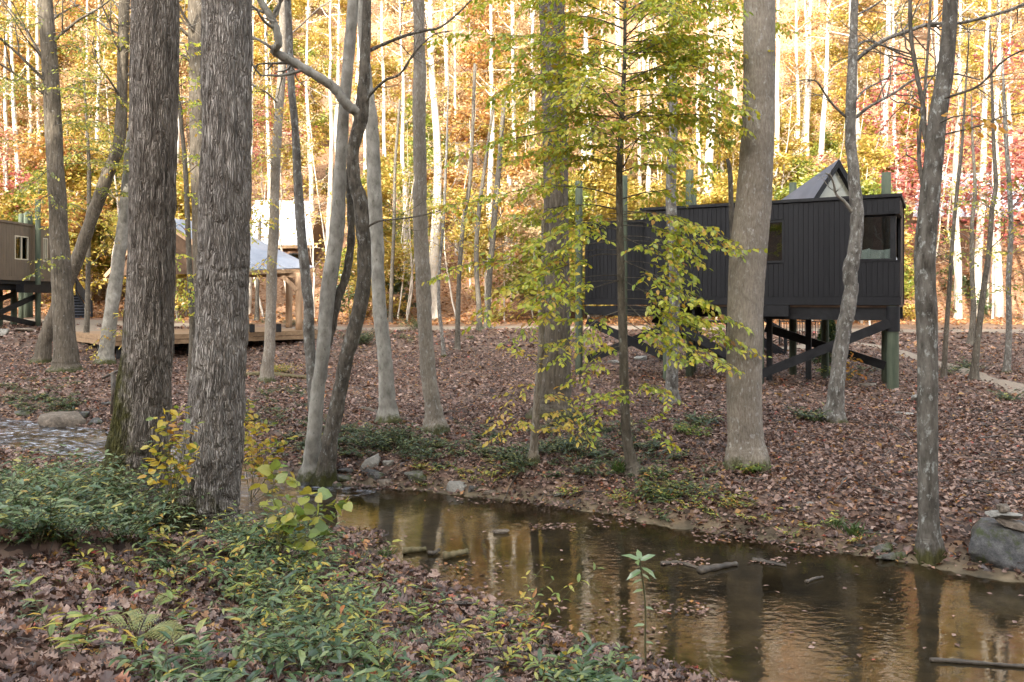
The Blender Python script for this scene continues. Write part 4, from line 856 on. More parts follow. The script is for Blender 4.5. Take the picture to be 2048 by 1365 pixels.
class Spray:
    def __init__(s): s.tw = MB(); s.tws = []; s.p = []; s.d = []; s.n = []; s.s = []
    def twig(s, pts, r, rng, size, step, droop=.2):
        tube(s.tw, pts, np.linspace(r, r*.4, len(pts)), 3, cap=False)
        L = np.concatenate(([0], np.cumsum(np.linalg.norm(np.diff(pts, axis=0), axis=1)))); k = 0
        for t in np.arange(step*.8, L[-1]+step*.3, step):
            tt = min(t, L[-1]); i = min(np.searchsorted(L, tt, side='right')-1, len(pts)-2); f = (tt-L[i])/(L[i+1]-L[i]+1e-9)
            q = pts[i]*(1-f)+pts[i+1]*f; a = unit(pts[i+1]-pts[i]); side = unit(np.cross(a, (0, 0, 1)))
            sg = 1 if k % 2 else -1; k += 1
            if t > L[-1]-step*.5: dd = a
            else: dd = a*.62+side*sg*.8
            s.p.append(q); s.d.append(dd+rng.normal(0, .25, 3)-np.array((0, 0, droop+rng.uniform(0, .45)))); s.n.append(np.array((0, -.25, .9))+rng.normal(0, .55, 3)); s.s.append(size*rng.uniform(.65, 1.2))
    def branch(s, pts, r0, rng, tl=.75, gap=.16, size=.085, step=.06, start=.12, droop=.2, sub=True):
        s.tw = MB(); s.tws.append(s.tw); q = smooth_line(np.asarray(pts, float), 8); tube(s.tw, q, np.linspace(r0, r0*.3, len(q)), 5, cap=False)
        L = np.concatenate(([0], np.cumsum(np.linalg.norm(np.diff(q, axis=0), axis=1)))); k = 0
        for t in np.arange(L[-1]*start, L[-1], gap):
            i = min(np.searchsorted(L, t), len(q)-1); a = unit(q[i]-q[i-1]); side = unit(np.cross(a, (0, 0, 1))); sg = 1 if k % 2 else -1; k += 1
            ln = tl*(1-.55*t/L[-1])*rng.uniform(.5, 1.25); d = unit(a*.75+side*sg*.75+np.array((0, 0, rng.normal(.03, .16))))
            n = 5; w = [q[i]]
            for m_ in range(n):
                d = unit(d+rng.normal(0, .09, 3)-np.array((0, 0, .05))); w.append(w[-1]+d*ln/n)
            w = np.array(w); s.twig(w, max(r0*.25, .0025), rng, size, step, droop)
            if sub and ln > .4:
                for h in (2, 3):
                    d2 = unit(unit(w[h+1]-w[h])*.8+unit(np.cross(d, (0, 0, 1)))*(.7 if (h+k) % 2 else -.7)); e = w[h]+d2[None]*np.linspace(0, ln*.5, 4)[:, None]-np.array((0, 0, 1))*np.linspace(0, .05, 4)[:, None]**1
                    s.twig(e, .002, rng, size, step, droop)
        s.twig(q[-5:], r0*.3, rng, size, step, droop)
    def build(s, o, bark, lm, shape=LEAF8, single=0):
        for t_ in s.tws: t_.build('branch', bark, o, smooth=True)
        p, d, n, z = map(np.array, (s.p, s.d, s.n, s.s))
        order = np.argsort(np.hypot(p[:, 0], p[:, 1])-z*20) if single else np.arange(len(p))
        near = order[:single]; rest = order[single:]
        w = MB(); leaves(w, p[rest], d[rest], n[rest], z[rest], shape); f = w.build('foliage', lm, o); f['kind'] = 'stuff'
        if single:
            lw = MB(); lw.add(shape[0], shape[1]); me = lw.mesh('leaf'); me.materials.append(lm)
            D, S, U = frames(d[near], n[near]); lo = np.array(o.location)
            for k, i in enumerate(near):
                x = bpy.data.objects.new('leaf', me); COL.objects.link(x); x.parent = o
                M = Matrix(((D[k][0]*z[i], S[k][0]*z[i], U[k][0]*z[i], p[i][0]-lo[0]), (D[k][1]*z[i], S[k][1]*z[i], U[k][1]*z[i], p[i][1]-lo[1]), (D[k][2]*z[i], S[k][2]*z[i], U[k][2]*z[i], p[i][2]-lo[2]), (0, 0, 0, 1)))
                x.matrix_basis = M

# the slim beech with tiers of yellow green leaves, right of centre
tree('M', 'slim young beech with tiers of yellow green leaves before the black cabin', [(1250, 0, 6), (1250, 36, 7), (1249, 128, 8), (1243, 256, 11), (1239, 330, 13), (1239, 419, 14), (1241, 511, 15), (1243, 604, 16), (1247, 697, 17), (1249, 790, 18), (1253, 865, 20), (1262, 920, 22), (1270, 950, 28)], B_SAP, 12, seg=12, limbs=2, name='beech_tree', seed=90)
rng = np.random.default_rng(5)
yM = TREES['M'][2][1]
def br(sp, key, pts, dy, r0=.012, tl=.7, gap=.15, size=.082, step=.06, **k):
    """pts: photo points; dy: drift in depth at the tip"""
    o, sm, g = TREES[key]; q = [P(a, b, g[1]+dy*i/max(len(pts)-1, 1)) for i, (a, b) in enumerate(pts)]
    sp.branch(q, r0, rng, tl, gap, size, step, **k)
sp = Spray()
for pts, dy in [
    ([(1249, 95), (1190, 78), (1120, 74), (1040, 72), (960, 70), (870, 74)], -.6),
    ([(1247, 150), (1180, 120), (1100, 100), (1030, 98), (985, 92)], -1.3),
    ([(1250, 60), (1200, 40), (1140, 30), (1085, 22)], .7), ([(1250, 20), (1210, -10), (1160, -22), (1110, -20)], -.8),
    ([(1249, 120), (1300, 95), (1360, 75), (1420, 70), (1475, 80)], .8), ([(1248, 150), (1310, 140), (1370, 130), (1440, 150), (1490, 178)], -.9),
    ([(1250, 70), (1300, 40), (1350, 15), (1410, 0), (1470, 10)], -1.0), ([(1250, 30), (1290, 0), (1340, -20), (1420, -25), (1480, -15)], .7),
    ([(1246, 200), (1300, 190), (1370, 195), (1430, 205), (1500, 215)], -.7), ([(1247, 175), (1210, 190), (1165, 200), (1120, 205)], .8),
    ([(1244, 250), (1190, 250), (1130, 238), (1080, 228)], 1.0), ([(1242, 275), (1180, 262), (1110, 262), (1040, 275), (960, 290), (900, 322)], -.8),
    ([(1244, 235), (1290, 225), (1340, 235), (1400, 260), (1445, 290)], .9), ([(1243, 262), (1300, 270), (1360, 290), (1410, 330)], -.9),
    ([(1240, 330), (1190, 318), (1130, 310), (1070, 312)], .5), ([(1240, 345), (1290, 330), (1340, 335)], -.7),
    ([(1240, 395), (1180, 378), (1110, 372), (1040, 380), (960, 402), (880, 412)], -1.0), ([(1239, 420), (1180, 410), (1110, 415), (1050, 432), (1000, 452)], .6),
    ([(1239, 400), (1290, 385), (1330, 380), (1380, 360)], .8)]:
    br(sp, 'M', pts, dy, tl=.75, gap=.11, size=.10, start=.22)
for k in range(38):
    y0 = rng.uniform(-60, 340); sg = 1 if rng.random() < .6 else -1; ln = rng.uniform(60, 300)*(1 if y0 < 230 else .8); rise = rng.uniform(0, 100); dyy = rng.normal(0, 1.3)
    br(sp, 'M', [(1247, y0), (1247+sg*ln*.35, y0-rise*.6), (1247+sg*ln*.7, y0-rise*.95+4), (1247+sg*ln, y0-rise*.7+25)], dyy, tl=.75, gap=.10, size=.10, start=.12)
for pts, dy in [   # the bright low tiers in front of the cabin
    ([(1240, 430), (1290, 425), (1340, 435), (1390, 450), (1430, 455)], -1.6), ([(1240, 450), (1300, 455), (1370, 475), (1430, 492), (1490, 500)], -1.4),
    ([(1240, 470), (1280, 490), (1330, 515), (1375, 545)], -1.2), ([(1241, 520), (1300, 545), (1350, 580), (1400, 605)], -1.5), ([(1243, 560), (1300, 590), (1350, 620), (1410, 640)], -.9),
    ([(1245, 600), (1300, 650), (1360, 690), (1420, 715), (1470, 740)], -1.4), ([(1246, 640), (1290, 665), (1330, 690), (1365, 720)], -.8),
    ([(1240, 460), (1200, 455), (1165, 470), (1125, 500)], -1.0), ([(1241, 510), (1195, 510), (1140, 530), (1060, 560), (990, 600), (960, 640)], -1.2),
    ([(1243, 560), (1190, 575), (1130, 600), (1070, 640), (1030, 680)], -.9), ([(1240, 480), (1170, 490), (1090, 510), (1020, 520), (930, 530), (865, 560)], -.6),
    ([(1245, 620), (1195, 640), (1150, 680), (1110, 725)], -1.1), ([(1247, 690), (1205, 705), (1170, 740), (1150, 770)], -.8),
    ([(1250, 790), (1285, 770), (1315, 775), (1340, 790)], -.7), ([(1251, 830), (1215, 820), (1190, 835), (1170, 870)], -.8), ([(1253, 855), (1290, 850), (1320, 870), (1345, 890)], -.5), ([(1252, 810), (1225, 790), (1205, 795)], -.9)]:
    br(sp, 'M', pts, dy, tl=.58, gap=.10, size=.105, r0=.009, start=.25)
for k in range(20):
    y0 = rng.uniform(420, 690); sg = 1 if rng.random() < .62 else -1; ln = rng.uniform(90, 270)
    br(sp, 'M', [(1243, y0), (1243+sg*ln*.35, y0+ln*.02), (1243+sg*ln*.7, y0+ln*.14), (1243+sg*ln, y0+ln*.3)], rng.uniform(-1.5, .3), tl=.55, gap=.11, size=.105, r0=.007, start=.35)
sp.build(TREES['M'][0], B_SAP, LM_BEECH, single=290)
# yellow leaves on the thin leaning stem at the broad trunk's foot
sp = Spray()
for pts, dy in [([(1080, 720), (1095, 690), (1120, 680), (1150, 690)], -.7), ([(1076, 770), (1050, 770), (1020, 800), (990, 850)], -.6), ([(1074, 800), (1100, 790), (1130, 800), (1160, 825)], -.6),
    ([(1070, 860), (1040, 840), (1010, 860), (990, 880)], -.5), ([(1069, 880), (1100, 850), (1135, 850), (1175, 880)], -.5), ([(1072, 830), (1110, 825), (1150, 850)], -.8), ([(1080, 740), (1060, 715), (1030, 700), (1000, 690)], -.6), ([(1086, 600), (1060, 590), (1030, 610), (985, 640)], -.7)]:
    br(sp, 'L2', pts, dy, tl=.42, gap=.11, size=.10, r0=.007)
sp.build(TREES['L2'][0], B_SAP, LM_LOW, single=60)
# olive and yellow leaves on the left hand trees
def dress(key, lst, lm, size=.1, tl=.9, gap=.22, step=.085, r0=.012):
    s_ = Spray()
    for pts, dy in lst: br(s_, key, pts, dy, tl=tl, gap=gap, size=size, step=step, r0=r0, droop=.2)
    s_.build(TREES[key][0], B_SAP, lm)
dress('B', [([(247, 60), (215, 40), (180, 28), (140, 20)], -1), ([(246, 95), (215, 85), (170, 90), (120, 100)], 1), ([(246, 110), (270, 90), (285, 60)], -1), ([(243, 190), (205, 170), (165, 165), (120, 180)], -1.2),
    ([(242, 230), (200, 215), (160, 225)], 1), ([(240, 270), (270, 250), (262, 300)], .5), ([(232, 320), (190, 300), (150, 310), (110, 330), (80, 350)], -1.2), ([(215, 345), (240, 330), (262, 335)], -1), ([(190, 410), (225, 385), (255, 385)], -.8), ([(185, 430), (150, 410), (120, 405)], 1)], LM_OLIVE, .13, 1.2, .2, .10, .02)
dress('A', [([(95, 40), (60, 50), (25, 45), (-20, 55)], -1.5), ([(100, 150), (60, 140), (25, 160), (-15, 190)], -1.5), ([(102, 190), (140, 175), (190, 190)], -1.5), ([(110, 330), (85, 350), (60, 370), (30, 380)], -1.5), ([(122, 520), (95, 520), (75, 550)], -1.3), ([(112, 380), (80, 400), (50, 430)], -1.2), ([(100, 100), (140, 90), (180, 110)], -1)], LM_OLIVE, .13, 1.0, .2, .10, .015)
dress('S9', [([(352, 140), (375, 100), (400, 85), (420, 90)], -1), ([(355, 176), (380, 160), (405, 170)], -1), ([(358, 210), (385, 200), (410, 210)], -1.2), ([(364, 260), (390, 240), (412, 260)], -1), ([(370, 330), (395, 310), (412, 325)], -1), ([(374, 400), (395, 385), (408, 400)], -1), ([(376, 470), (360, 450), (345, 460)], -.8),
    ([(378, 520), (362, 510), (350, 530)], -1), ([(380, 560), (365, 560), (352, 590)], -1), ([(381, 590), (395, 570), (398, 590)], -.7), ([(384, 640), (370, 620), (355, 640)], -.7), ([(354, 170), (330, 150), (315, 170)], 1), ([(372, 360), (350, 345), (335, 360)], 1)], LM_BEECH, .13, .8, .17, .10)
dress('S10', [([(170, 200), (140, 190), (110, 210)], -1), ([(175, 270), (205, 250), (235, 270)], -1), ([(176, 300), (150, 290), (125, 320)], -1), ([(178, 350), (205, 330), (240, 340)], -1), ([(178, 400), (150, 400), (120, 430)], -1), ([(177, 450), (205, 440), (235, 470)], -1), ([(177, 520), (160, 510), (140, 530)], -1), ([(176, 480), (150, 470), (130, 490)], -1)], LM_LOW, .15, 1.2, .2, .11)
dress('E', [([(560, 180), (530, 170), (505, 190)], -1), ([(556, 240), (525, 235), (500, 260)], -1.2), ([(552, 320), (525, 315), (500, 340)], -1), ([(549, 400), (520, 400), (500, 425)], -1), ([(548, 440), (525, 445), (502, 470)], -1), ([(556, 300), (580, 290), (600, 310)], 1), ([(546, 500), (515, 540), (498, 545)], -1)], LM_LOW, .12, .8, .17, .1)
dress('C', [([(240, 500), (215, 470), (205, 500)], -.8), ([(220, 640), (245, 620), (258, 640)], -.8), ([(218, 660), (200, 680), (190, 720)], -.8), ([(216, 680), (238, 660), (250, 690)], -.8), ([(258, 340), (235, 330), (210, 350)], -1)], LM_LOW, .12, .7, .25, .1)
dress('R', [([(1872, 250), (1905, 235), (1940, 232), (1975, 240)], -1.0)], LM_ORANGE, .09, .5, .22, .1)
dress('S1', [([(1985, 420), (1960, 400), (1930, 410)], -1), ([(1980, 470), (2010, 450), (2035, 460)], -1), ([(1975, 520), (1945, 505), (1915, 520)], -1), ([(1965, 590), (1990, 570), (2020, 590)], 1), ([(1988, 380), (2010, 360), (2030, 370)], 1)], LM_OLIVE, .12, 1.2, .28, .11)
dress('S3', [([(1948, 400), (1925, 380), (1900, 390)], -1), ([(1944, 470), (1920, 460), (1890, 480)], -1), ([(1944, 520), (1970, 500), (1995, 520)], -1), ([(1946, 600), (1920, 590), (1900, 610)], -1)], LM_OLIVE, .13, 1.2, .28, .11)
dress('S2', [([(2020, 400), (2040, 380), (2060, 390)], -1), ([(2020, 480), (2040, 470), (2062, 490)], -1), ([(2018, 560), (2040, 545), (2060, 560)], -1), ([(2018, 430), (2000, 420), (1985, 440)], -1)], LM_OLIVE, .11, 1.0, .26, .1)

def wild(key, px, rows, n, lo, hi, lm, seed, right=.5, size=.10):
    global rng
    rng = np.random.default_rng(seed); s_ = Spray()
    for k in range(n):
        y0 = rng.uniform(*rows); sg = 1 if rng.random() < right else -1; ln = rng.uniform(lo, hi); rs = rng.uniform(-20, 45); t_ = on_trunk(key, y0); p0 = (1024+t_[0]/t_[1]*F, HOR-(t_[2]-EYE)/t_[1]*F)
        br(s_, key, [p0, (p0[0]+sg*ln*.35, y0-rs*.6), (p0[0]+sg*ln*.7, y0-rs*.8), (p0[0]+sg*ln, y0-rs*.5+14)], rng.normal(-.4, 1.5), tl=1.2, gap=.2, size=size, step=.10, r0=.012, start=.25)
    s_.build(TREES[key][0], B_SAP, lm)
wild('A', 100, (20, 330), 14, 60, 150, LM_OLIVE, 301, .45)
wild('B', 245, (20, 330), 12, 60, 140, LM_OLIVE, 302, .35)
wild('S10', 175, (220, 500), 14, 50, 110, LM_LOW, 303)
wild('E', 556, (150, 470), 6, 40, 70, LM_LOW, 304, .3)
wild('S4', 885, (320, 560), 7, 40, 90, LM_LOW, 305)
wild('S5', 930, (180, 480), 8, 40, 100, LM_LOW, 306)
# ------------------------------------------------------------------ the sunlit hillside wood
LM_GOLD = leaf_mat('golden_leaf', [(0, (.34, .29, .04)), (.4, (.50, .38, .07)), (.8, (.58, .43, .11)), (1, (.52, .28, .07))], .4)
LM_AMBER = leaf_mat('amber_leaf', [(0, (.48, .30, .07)), (.5, (.50, .29, .09)), (1, (.46, .19, .06))], .4)
LM_LIME = leaf_mat('lime_leaf', [(0, (.14, .19, .025)), (.5, (.29, .33, .05)), (1, (.46, .41, .07))], .4)
LM_PEACH = leaf_mat('pale_tan_leaf', [(0, (.48, .33, .17)), (.6, (.56, .42, .23)), (1, (.52, .29, .15))], .4)
LM_CRIM = leaf_mat('crimson_leaf', [(0, (.44, .10, .10)), (.6, (.50, .15, .12)), (1, (.54, .28, .13))], .4)
LM_EVER = leaf_mat('evergreen_leaf', [(0, (.035, .07, .022)), (.6, (.07, .12, .035)), (1, (.14, .18, .05))], .25, .35, .1)
B_HILL = bark_mat('hillside_grey_bark', (.24, .20, .16), (.46, .41, .34), None, freq=9, stretch=.25, bump=.3)

def proto(seed, H, r, kind, nl, ls, lm, bark, cb=.25, cr=2.2, nb=16):
    g = np.random.default_rng(seed); tr = MB(); lb = MB(); n = 12
    z = np.linspace(-.8, H, n); wob = np.cumsum(g.normal(0, .045 if kind == 'tall' else .10, (n, 2)), axis=0)*(H/12); wob -= wob[0]; lean = g.normal(0, .015 if kind == 'tall' else .05, 2)
    pts = np.column_stack((wob+lean*z[:, None], z)); tube(tr, pts, np.linspace(r*1.15, r*.22, n), 8 if kind == 'tall' else 6, cap=False)
    cen = []
    for k in range(nb):
        t = g.uniform(cb, 1.0); i = t*(n-1); i0 = int(min(i, n-2)); p = pts[i0]+(pts[i0+1]-pts[i0])*(i-i0); a = g.uniform(0, 6.28)
        ln = cr*(1.15-.75*t)*g.uniform(.6, 1.25) if kind != 'tall' else cr*g.uniform(.5, 1.1)
        d = unit(np.array((math.cos(a), math.sin(a), g.uniform(.05, .7)))); q = [p]
        for m_ in range(5): d = unit(d+g.normal(0, .16, 3)+np.array((0, 0, .02))); q.append(q[-1]+d*ln/5)
        q = np.array(q); tube(lb, q, np.linspace(max(r*.28, .012), .006, 6), 4, cap=False)
        for h in (2, 3, 4, 5):
            e = q[h]+g.normal(0, 1, 3)*np.array((.5, .5, .22))*ln*.42; tube(lb, np.array([q[h], (q[h]+e)/2+g.normal(0, .05, 3), e]), [.008, .006, .004], 3, cap=False)
            cen += [q[h], (q[h]+e)/2, e]
    cen = np.array(cen); parts = [('trunk', tr.mesh('trunk', smooth=True), bark), ('limbs', lb.mesh('limbs'), bark)]
    if nl:
        c = cen[g.integers(0, len(cen), nl)]+g.normal(0, 1, (nl, 3))*np.array((.30, .30, .14))*(cr/2.2)
        w = MB(); D = g.normal(0, 1, (nl, 3)); D[:, 2] *= .5; N = g.normal(0, .65, (nl, 3))+np.array((0, -.25, 1))
        leaves(w, c, D, N, ls*g.uniform(.6, 1.25, nl), LEAF4); parts.append(('crown', w.mesh('crown'), lm))
    for nm, me, mm in parts: me.materials.append(mm)
    return parts
def plant_tree(parts, x, y, name, label, cat, group, sc=1.0, rz=None, z=None):
    o = thing(name, label, cat, (x, y, zg(x, y) if z is None else z), random.uniform(0, 6.28) if rz is None else rz, group); o.scale = (sc, sc, sc)
    for nm, me, mm in parts:
        c = bpy.data.objects.new(nm, me); COL.objects.link(c); c.parent = o
        if nm != 'trunk': c['kind'] = 'stuff'
    return o
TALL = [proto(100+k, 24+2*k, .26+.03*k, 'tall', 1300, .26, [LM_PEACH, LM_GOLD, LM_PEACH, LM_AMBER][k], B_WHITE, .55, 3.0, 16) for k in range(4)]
UND = [proto(200+k, h, .07, 'under', nl, ls, lm, bk, cb, cr, nb) for k, (h, nl, ls, lm, bk, cb, cr, nb) in enumerate([
    (8, 5600, .25, LM_GOLD, B_HILL, .2, 2.6, 20), (6.5, 5000, .24, LM_GOLD, B_HILL, .15, 2.4, 18), (9, 4600, .25, LM_AMBER, B_HILL, .25, 2.7, 20), (7, 5200, .24, LM_LIME, B_HILL, .2, 2.5, 18),
    (10, 4600, .27, LM_PEACH, B_HILL, .25, 3.0, 20), (8, 1900, .20, LM_CRIM, B_HILL, .3, 2.6, 18)])]
UNAME = ['golden', 'golden', 'amber', 'lime green', 'pale tan', 'crimson']
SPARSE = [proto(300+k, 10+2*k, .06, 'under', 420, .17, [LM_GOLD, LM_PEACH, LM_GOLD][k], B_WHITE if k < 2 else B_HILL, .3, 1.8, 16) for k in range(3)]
SHRUB = [proto(320+k, 2.2, .03, 'under', 1100, .17, LM_EVER, B_SAP, .1, 1.1, 14) for k in range(2)]

# pale trunks that can be told apart in the photo: photo column at row 400, depth, width there
PALE = [(16, 58, 10), (37, 56, 12), (62, 66, 8), (80, 60, 9), (186, 60, 9), (203, 57, 10), (233, 62, 8), (300, 70, 9), (344, 58, 9), (468, 51, 10), (497, 53, 8), (536, 66, 8), (625, 72, 9), (655, 62, 11), (672, 70, 9), (765, 68, 9), (812, 60, 11), (868, 52, 20), (915, 66, 8), (977, 58, 13), (1012, 63, 12), (1034, 60, 9), (1052, 66, 11), (1063, 72, 8), (1163, 54, 14), (1190, 53, 16), (1215, 68, 10), (1282, 64, 9), (1300, 60, 12), (1330, 70, 9), (1395, 62, 10), (1412, 53, 20), (1425, 70, 8), (1447, 66, 9), (1549, 56, 14), (1592, 66, 9), (1612, 70, 8), (1645, 64, 13), (1728, 60, 20), (1772, 72, 9), (1800, 66, 10), (1918, 52, 13), (1952, 54, 15), (2000, 53, 15), (2030, 66, 10)]
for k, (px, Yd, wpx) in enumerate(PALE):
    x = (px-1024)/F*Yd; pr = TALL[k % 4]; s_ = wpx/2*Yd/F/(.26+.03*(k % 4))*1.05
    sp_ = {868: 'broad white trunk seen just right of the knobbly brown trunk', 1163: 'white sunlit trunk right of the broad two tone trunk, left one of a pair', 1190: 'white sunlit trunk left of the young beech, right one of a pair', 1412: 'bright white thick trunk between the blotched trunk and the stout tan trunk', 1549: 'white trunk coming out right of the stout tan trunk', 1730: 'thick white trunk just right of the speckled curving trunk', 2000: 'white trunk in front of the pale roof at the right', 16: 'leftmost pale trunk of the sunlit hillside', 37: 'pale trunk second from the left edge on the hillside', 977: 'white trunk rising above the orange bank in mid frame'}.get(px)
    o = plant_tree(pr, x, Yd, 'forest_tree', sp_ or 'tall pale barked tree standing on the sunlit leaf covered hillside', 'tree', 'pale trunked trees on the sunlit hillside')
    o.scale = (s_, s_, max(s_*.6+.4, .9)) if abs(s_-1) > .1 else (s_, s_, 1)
for k in range(50):
    Yd = R.uniform(74, 150); x = R.uniform(-.72, .72)*Yd
    plant_tree(TALL[k % 4], x, Yd, 'forest_tree', 'tall pale barked tree standing on the sunlit leaf covered hillside', 'tree', 'pale trunked trees on the sunlit hillside', R.uniform(.8, 1.25))
def under_kind(px, t):
    r = R.random()
    if px > 1600: w = [.30, .18, .14, .24, .08, .06]
    elif px > 1300: w = [.26, .20, .08, .36, .08, .02]
    elif px > 700: w = [.34, .26, .08, .20, .10, .02]
    else: w = [.34, .28, .12, .18, .06, .02]
    if t > .55: w = [.24, .14, .18, .12, .26, .06]
    return int(np.searchsorted(np.cumsum(w)/sum(w), r))
for k in range(242):
    t = (k+R.random())/242; Yd = 48+80*t**1.5; px = R.uniform(-120, 2170); x = (px-1024)/F*Yd; kd = under_kind(px, t)
    if Yd < 71 and (430 < px < 700 or px > 1790): continue
    where = ('low on' if t < .3 else 'half way up' if t < .65 else 'high on')+' the sunlit hillside '+('behind the brown cabin' if px < 300 else 'behind the pavilion' if px < 700 else 'in the middle' if px < 1150 else 'behind the black cabin' if px < 1790 else 'at the right')
    plant_tree(UND[kd], x, Yd, 'understory_tree', 'small %s leaved tree %s' % (UNAME[kd], where), 'tree', 'small %s trees %s' % (UNAME[kd], where), R.uniform(.85, 1.35)*(1+.3*t))
for k in range(56):
    Yd = R.uniform(85, 200); x = R.uniform(-.75, .75)*Yd; kd = under_kind((x/Yd*F)+1024, 1)
    plant_tree(UND[kd], x, Yd, 'understory_tree', 'small %s leaved tree far up near the top of the hill' % UNAME[kd], 'tree', 'small %s trees far up near the top of the hill' % UNAME[kd], R.uniform(1.2, 1.9))
for k, (px, Yd) in enumerate([(478, 53), (528, 51), (578, 53), (628, 52), (1842, 53), (1900, 51), (1985, 52), (2040, 51)]):
    plant_tree(SPARSE[k % 3], (px-1024)/F*Yd, Yd, 'thin_tree', 'thin sparsely leaved tree in front of the pale cottage roof '+('left of centre' if px < 1000 else 'at the right'), 'tree', 'thin trees before the cottage roofs', R.uniform(1.1, 1.4))
for k in range(44):                                    # the wood goes on beyond both edges of the frame
    sd_ = -1 if k % 2 else 1; Yd = R.uniform(48, 95); x = sd_*Yd*R.uniform(.70, 1.25); kd = int(R.integers(0, 5))
    if k % 4 < 2: plant_tree(UND[kd], x, Yd, 'understory_tree', 'small %s leaved tree on the hillside beyond the edge of the view' % UNAME[kd], 'tree', 'small %s trees beyond the edge of the view' % UNAME[kd], R.uniform(1.1, 1.8))
    else: plant_tree(TALL[k % 4], x, Yd, 'forest_tree', 'tall pale barked tree on the hillside beyond the edge of the view', 'tree', 'pale trunked trees beyond the edge of the view', R.uniform(.8, 1.1))
for k in range(90):
    Yd = R.uniform(47, 80); px = R.uniform(-60, 2100); x = (px-1024)/F*Yd
    if Yd < 60 and (430 < px < 700 or px > 1790): continue
    plant_tree(SPARSE[k % 3], x, Yd, 'thin_tree', 'thin sparsely leaved tree at the foot of the sunlit hillside', 'tree', 'thin sparse trees at the foot of the hillside', R.uniform(.8, 1.3))
for k in range(18):
    Yd = R.uniform(50, 80); px = R.uniform(0, 2048); x = (px-1024)/F*Yd
    plant_tree(SHRUB[k % 2], x, Yd, 'evergreen_shrub', 'dark evergreen shrub on the sunlit hillside', 'shrub', 'dark evergreen shrubs on the hillside', R.uniform(.8, 1.5))
for px, Yd, s_ in ((1745, 56, 1.9), (1850, 60, 2.1), (1965, 55, 1.9), (2050, 58, 2.2), (560, 72, 1.6)):
    plant_tree(UND[5], (px-1024)/F*Yd, Yd, 'crimson_tree', 'tall thin crimson leaved tree on the hillside '+('left of the black cabin' if px < 1000 else 'at the right'), 'tree', 'tall crimson trees on the hillside', s_)
# trees along the ridge behind the viewer, whose shade covers the creek
for k in range(64):
    x = -95+k*3.0+R.uniform(-1.5, 1.5); y = -R.uniform(44, 62)
    plant_tree(UND[k % 5] if k % 3 else TALL[k % 4], x, y, 'ridge_tree', 'autumn tree on the shaded ridge behind the creek bank', 'tree', 'trees on the shaded ridge', R.uniform(1.0, 1.4) if k % 3 else .8)
# ------------------------------------------------------------------ rocks
RM_GREY = rock_mat('grey_rock', (.03, .03, .03), (.15, .145, .135), (.05, .06, .018), .52)
RM_TAN = rock_mat('tan_rock', (.09, .07, .05), (.26, .21, .155), (.08, .08, .03), .68)
RM_MOSS = rock_mat('mossy_rock', (.06, .055, .045), (.20, .19, .16), (.06, .07, .015), .47)
RM_PALE = rock_mat('pale_slab', (.22, .21, .18), (.38, .36, .31), (.09, .10, .04), .70)
def ico():
    import bmesh
    b = bmesh.new(); bmesh.ops.create_icosphere(b, subdivisions=4, radius=1); v = np.array([q.co[:] for q in b.verts]); f = np.array([[q.index for q in p.verts] for p in b.faces]); b.free(); return v, f
ICO = ico()
def rock(label, loc, size, m, seed, rz=0, tilt=(0, 0), group=None, name='rock', cat='rock', cuts=9):
    g = np.random.default_rng(seed); v = ICO[0].copy()
    for k in range(cuts):
        n = unit(g.normal(0, 1, 3)*np.array((1, 1, .8))); c = g.uniform(.45, .8); d = v@n-c; v -= np.maximum(d, 0)[:, None]*n*.93
    v[:, 2] = np.minimum(v[:, 2], .62+.05*v[:, 0]); ph = g.uniform(0, 50)
    f3 = lambda s, k: vnoise(v[:, 0]*s+ph+v[:, 2]*s*.7, v[:, 1]*s-v[:, 2]*s*.6+ph, seed+k)-.5
    v *= (1+.20*f3(2.2, 1)+.10*f3(5, 2)+.05*f3(11, 3))[:, None]
    v *= np.asarray(size)/2
    w = MB(); w.add(v, ICO[1]); o = w.build(name, m, smooth=True); o.location = loc; o.rotation_euler = (tilt[0], tilt[1], rz)
    return tag(o, label, cat, group)
def rk(label, px, py, wpx, hpx, m, seed, dep=.8, z=None, sink=.25, **k):
    """a rock whose visible foot is at photo row py"""
    g = WS(px, py, z) if z is not None else G(px, py); sx = wpx*g[1]/F; sz = hpx*g[1]/F
    return rock(label, (g[0], g[1]+sx*dep*.3, g[2]+sz*(.5-sink)), (sx*1.15, sx*dep, sz*1.5), m, seed, **k)
rk('large flat topped tan boulder in the rapids upstream', 120, 862, 90, 40, RM_TAN, 3, .8, rz=.2, sink=.12)
rk('rounded stone in the rapids at the left edge', 8, 876, 46, 26, RM_TAN, 4, .9)
rk('pale stone behind the large tan boulder in the rapids', 165, 838, 26, 18, RM_GREY, 5)
rk('grey wedge stone right of the large tan boulder', 188, 850, 30, 17, RM_GREY, 6)
rk('low wet brown stone in the rapids below the tan boulder', 86, 876, 30, 8, RM_MOSS, 7)
rk('broad low ledge stone beside the mossy trunk upstream', 190, 892, 62, 18, RM_TAN, 8)
rk('dark stone on the far side of the rapids', 45, 834, 44, 14, RM_MOSS, 9)
rk('flat stone on the leafy bank left of the mossy trunk', 212, 812, 30, 9, RM_GREY, 10)
rk('pale oblong stone lying tilted on the bank above the pool', 738, 937, 56, 26, RM_PALE, 11, .5, rz=.5, tilt=(.1, -.35))
rk('small pale stone right of the tilted oblong stone', 776, 934, 24, 12, RM_PALE, 12)
rk('long low stone at the top of the pool under the pale tree', 695, 950, 60, 14, RM_GREY, 13)
rk('flat mossy ledge stone at the pool head', 690, 962, 44, 14, RM_MOSS, 14)
rk('sloping stone slab at the far edge of the pool head', 748, 957, 56, 17, RM_GREY, 15, tilt=(0, .2))
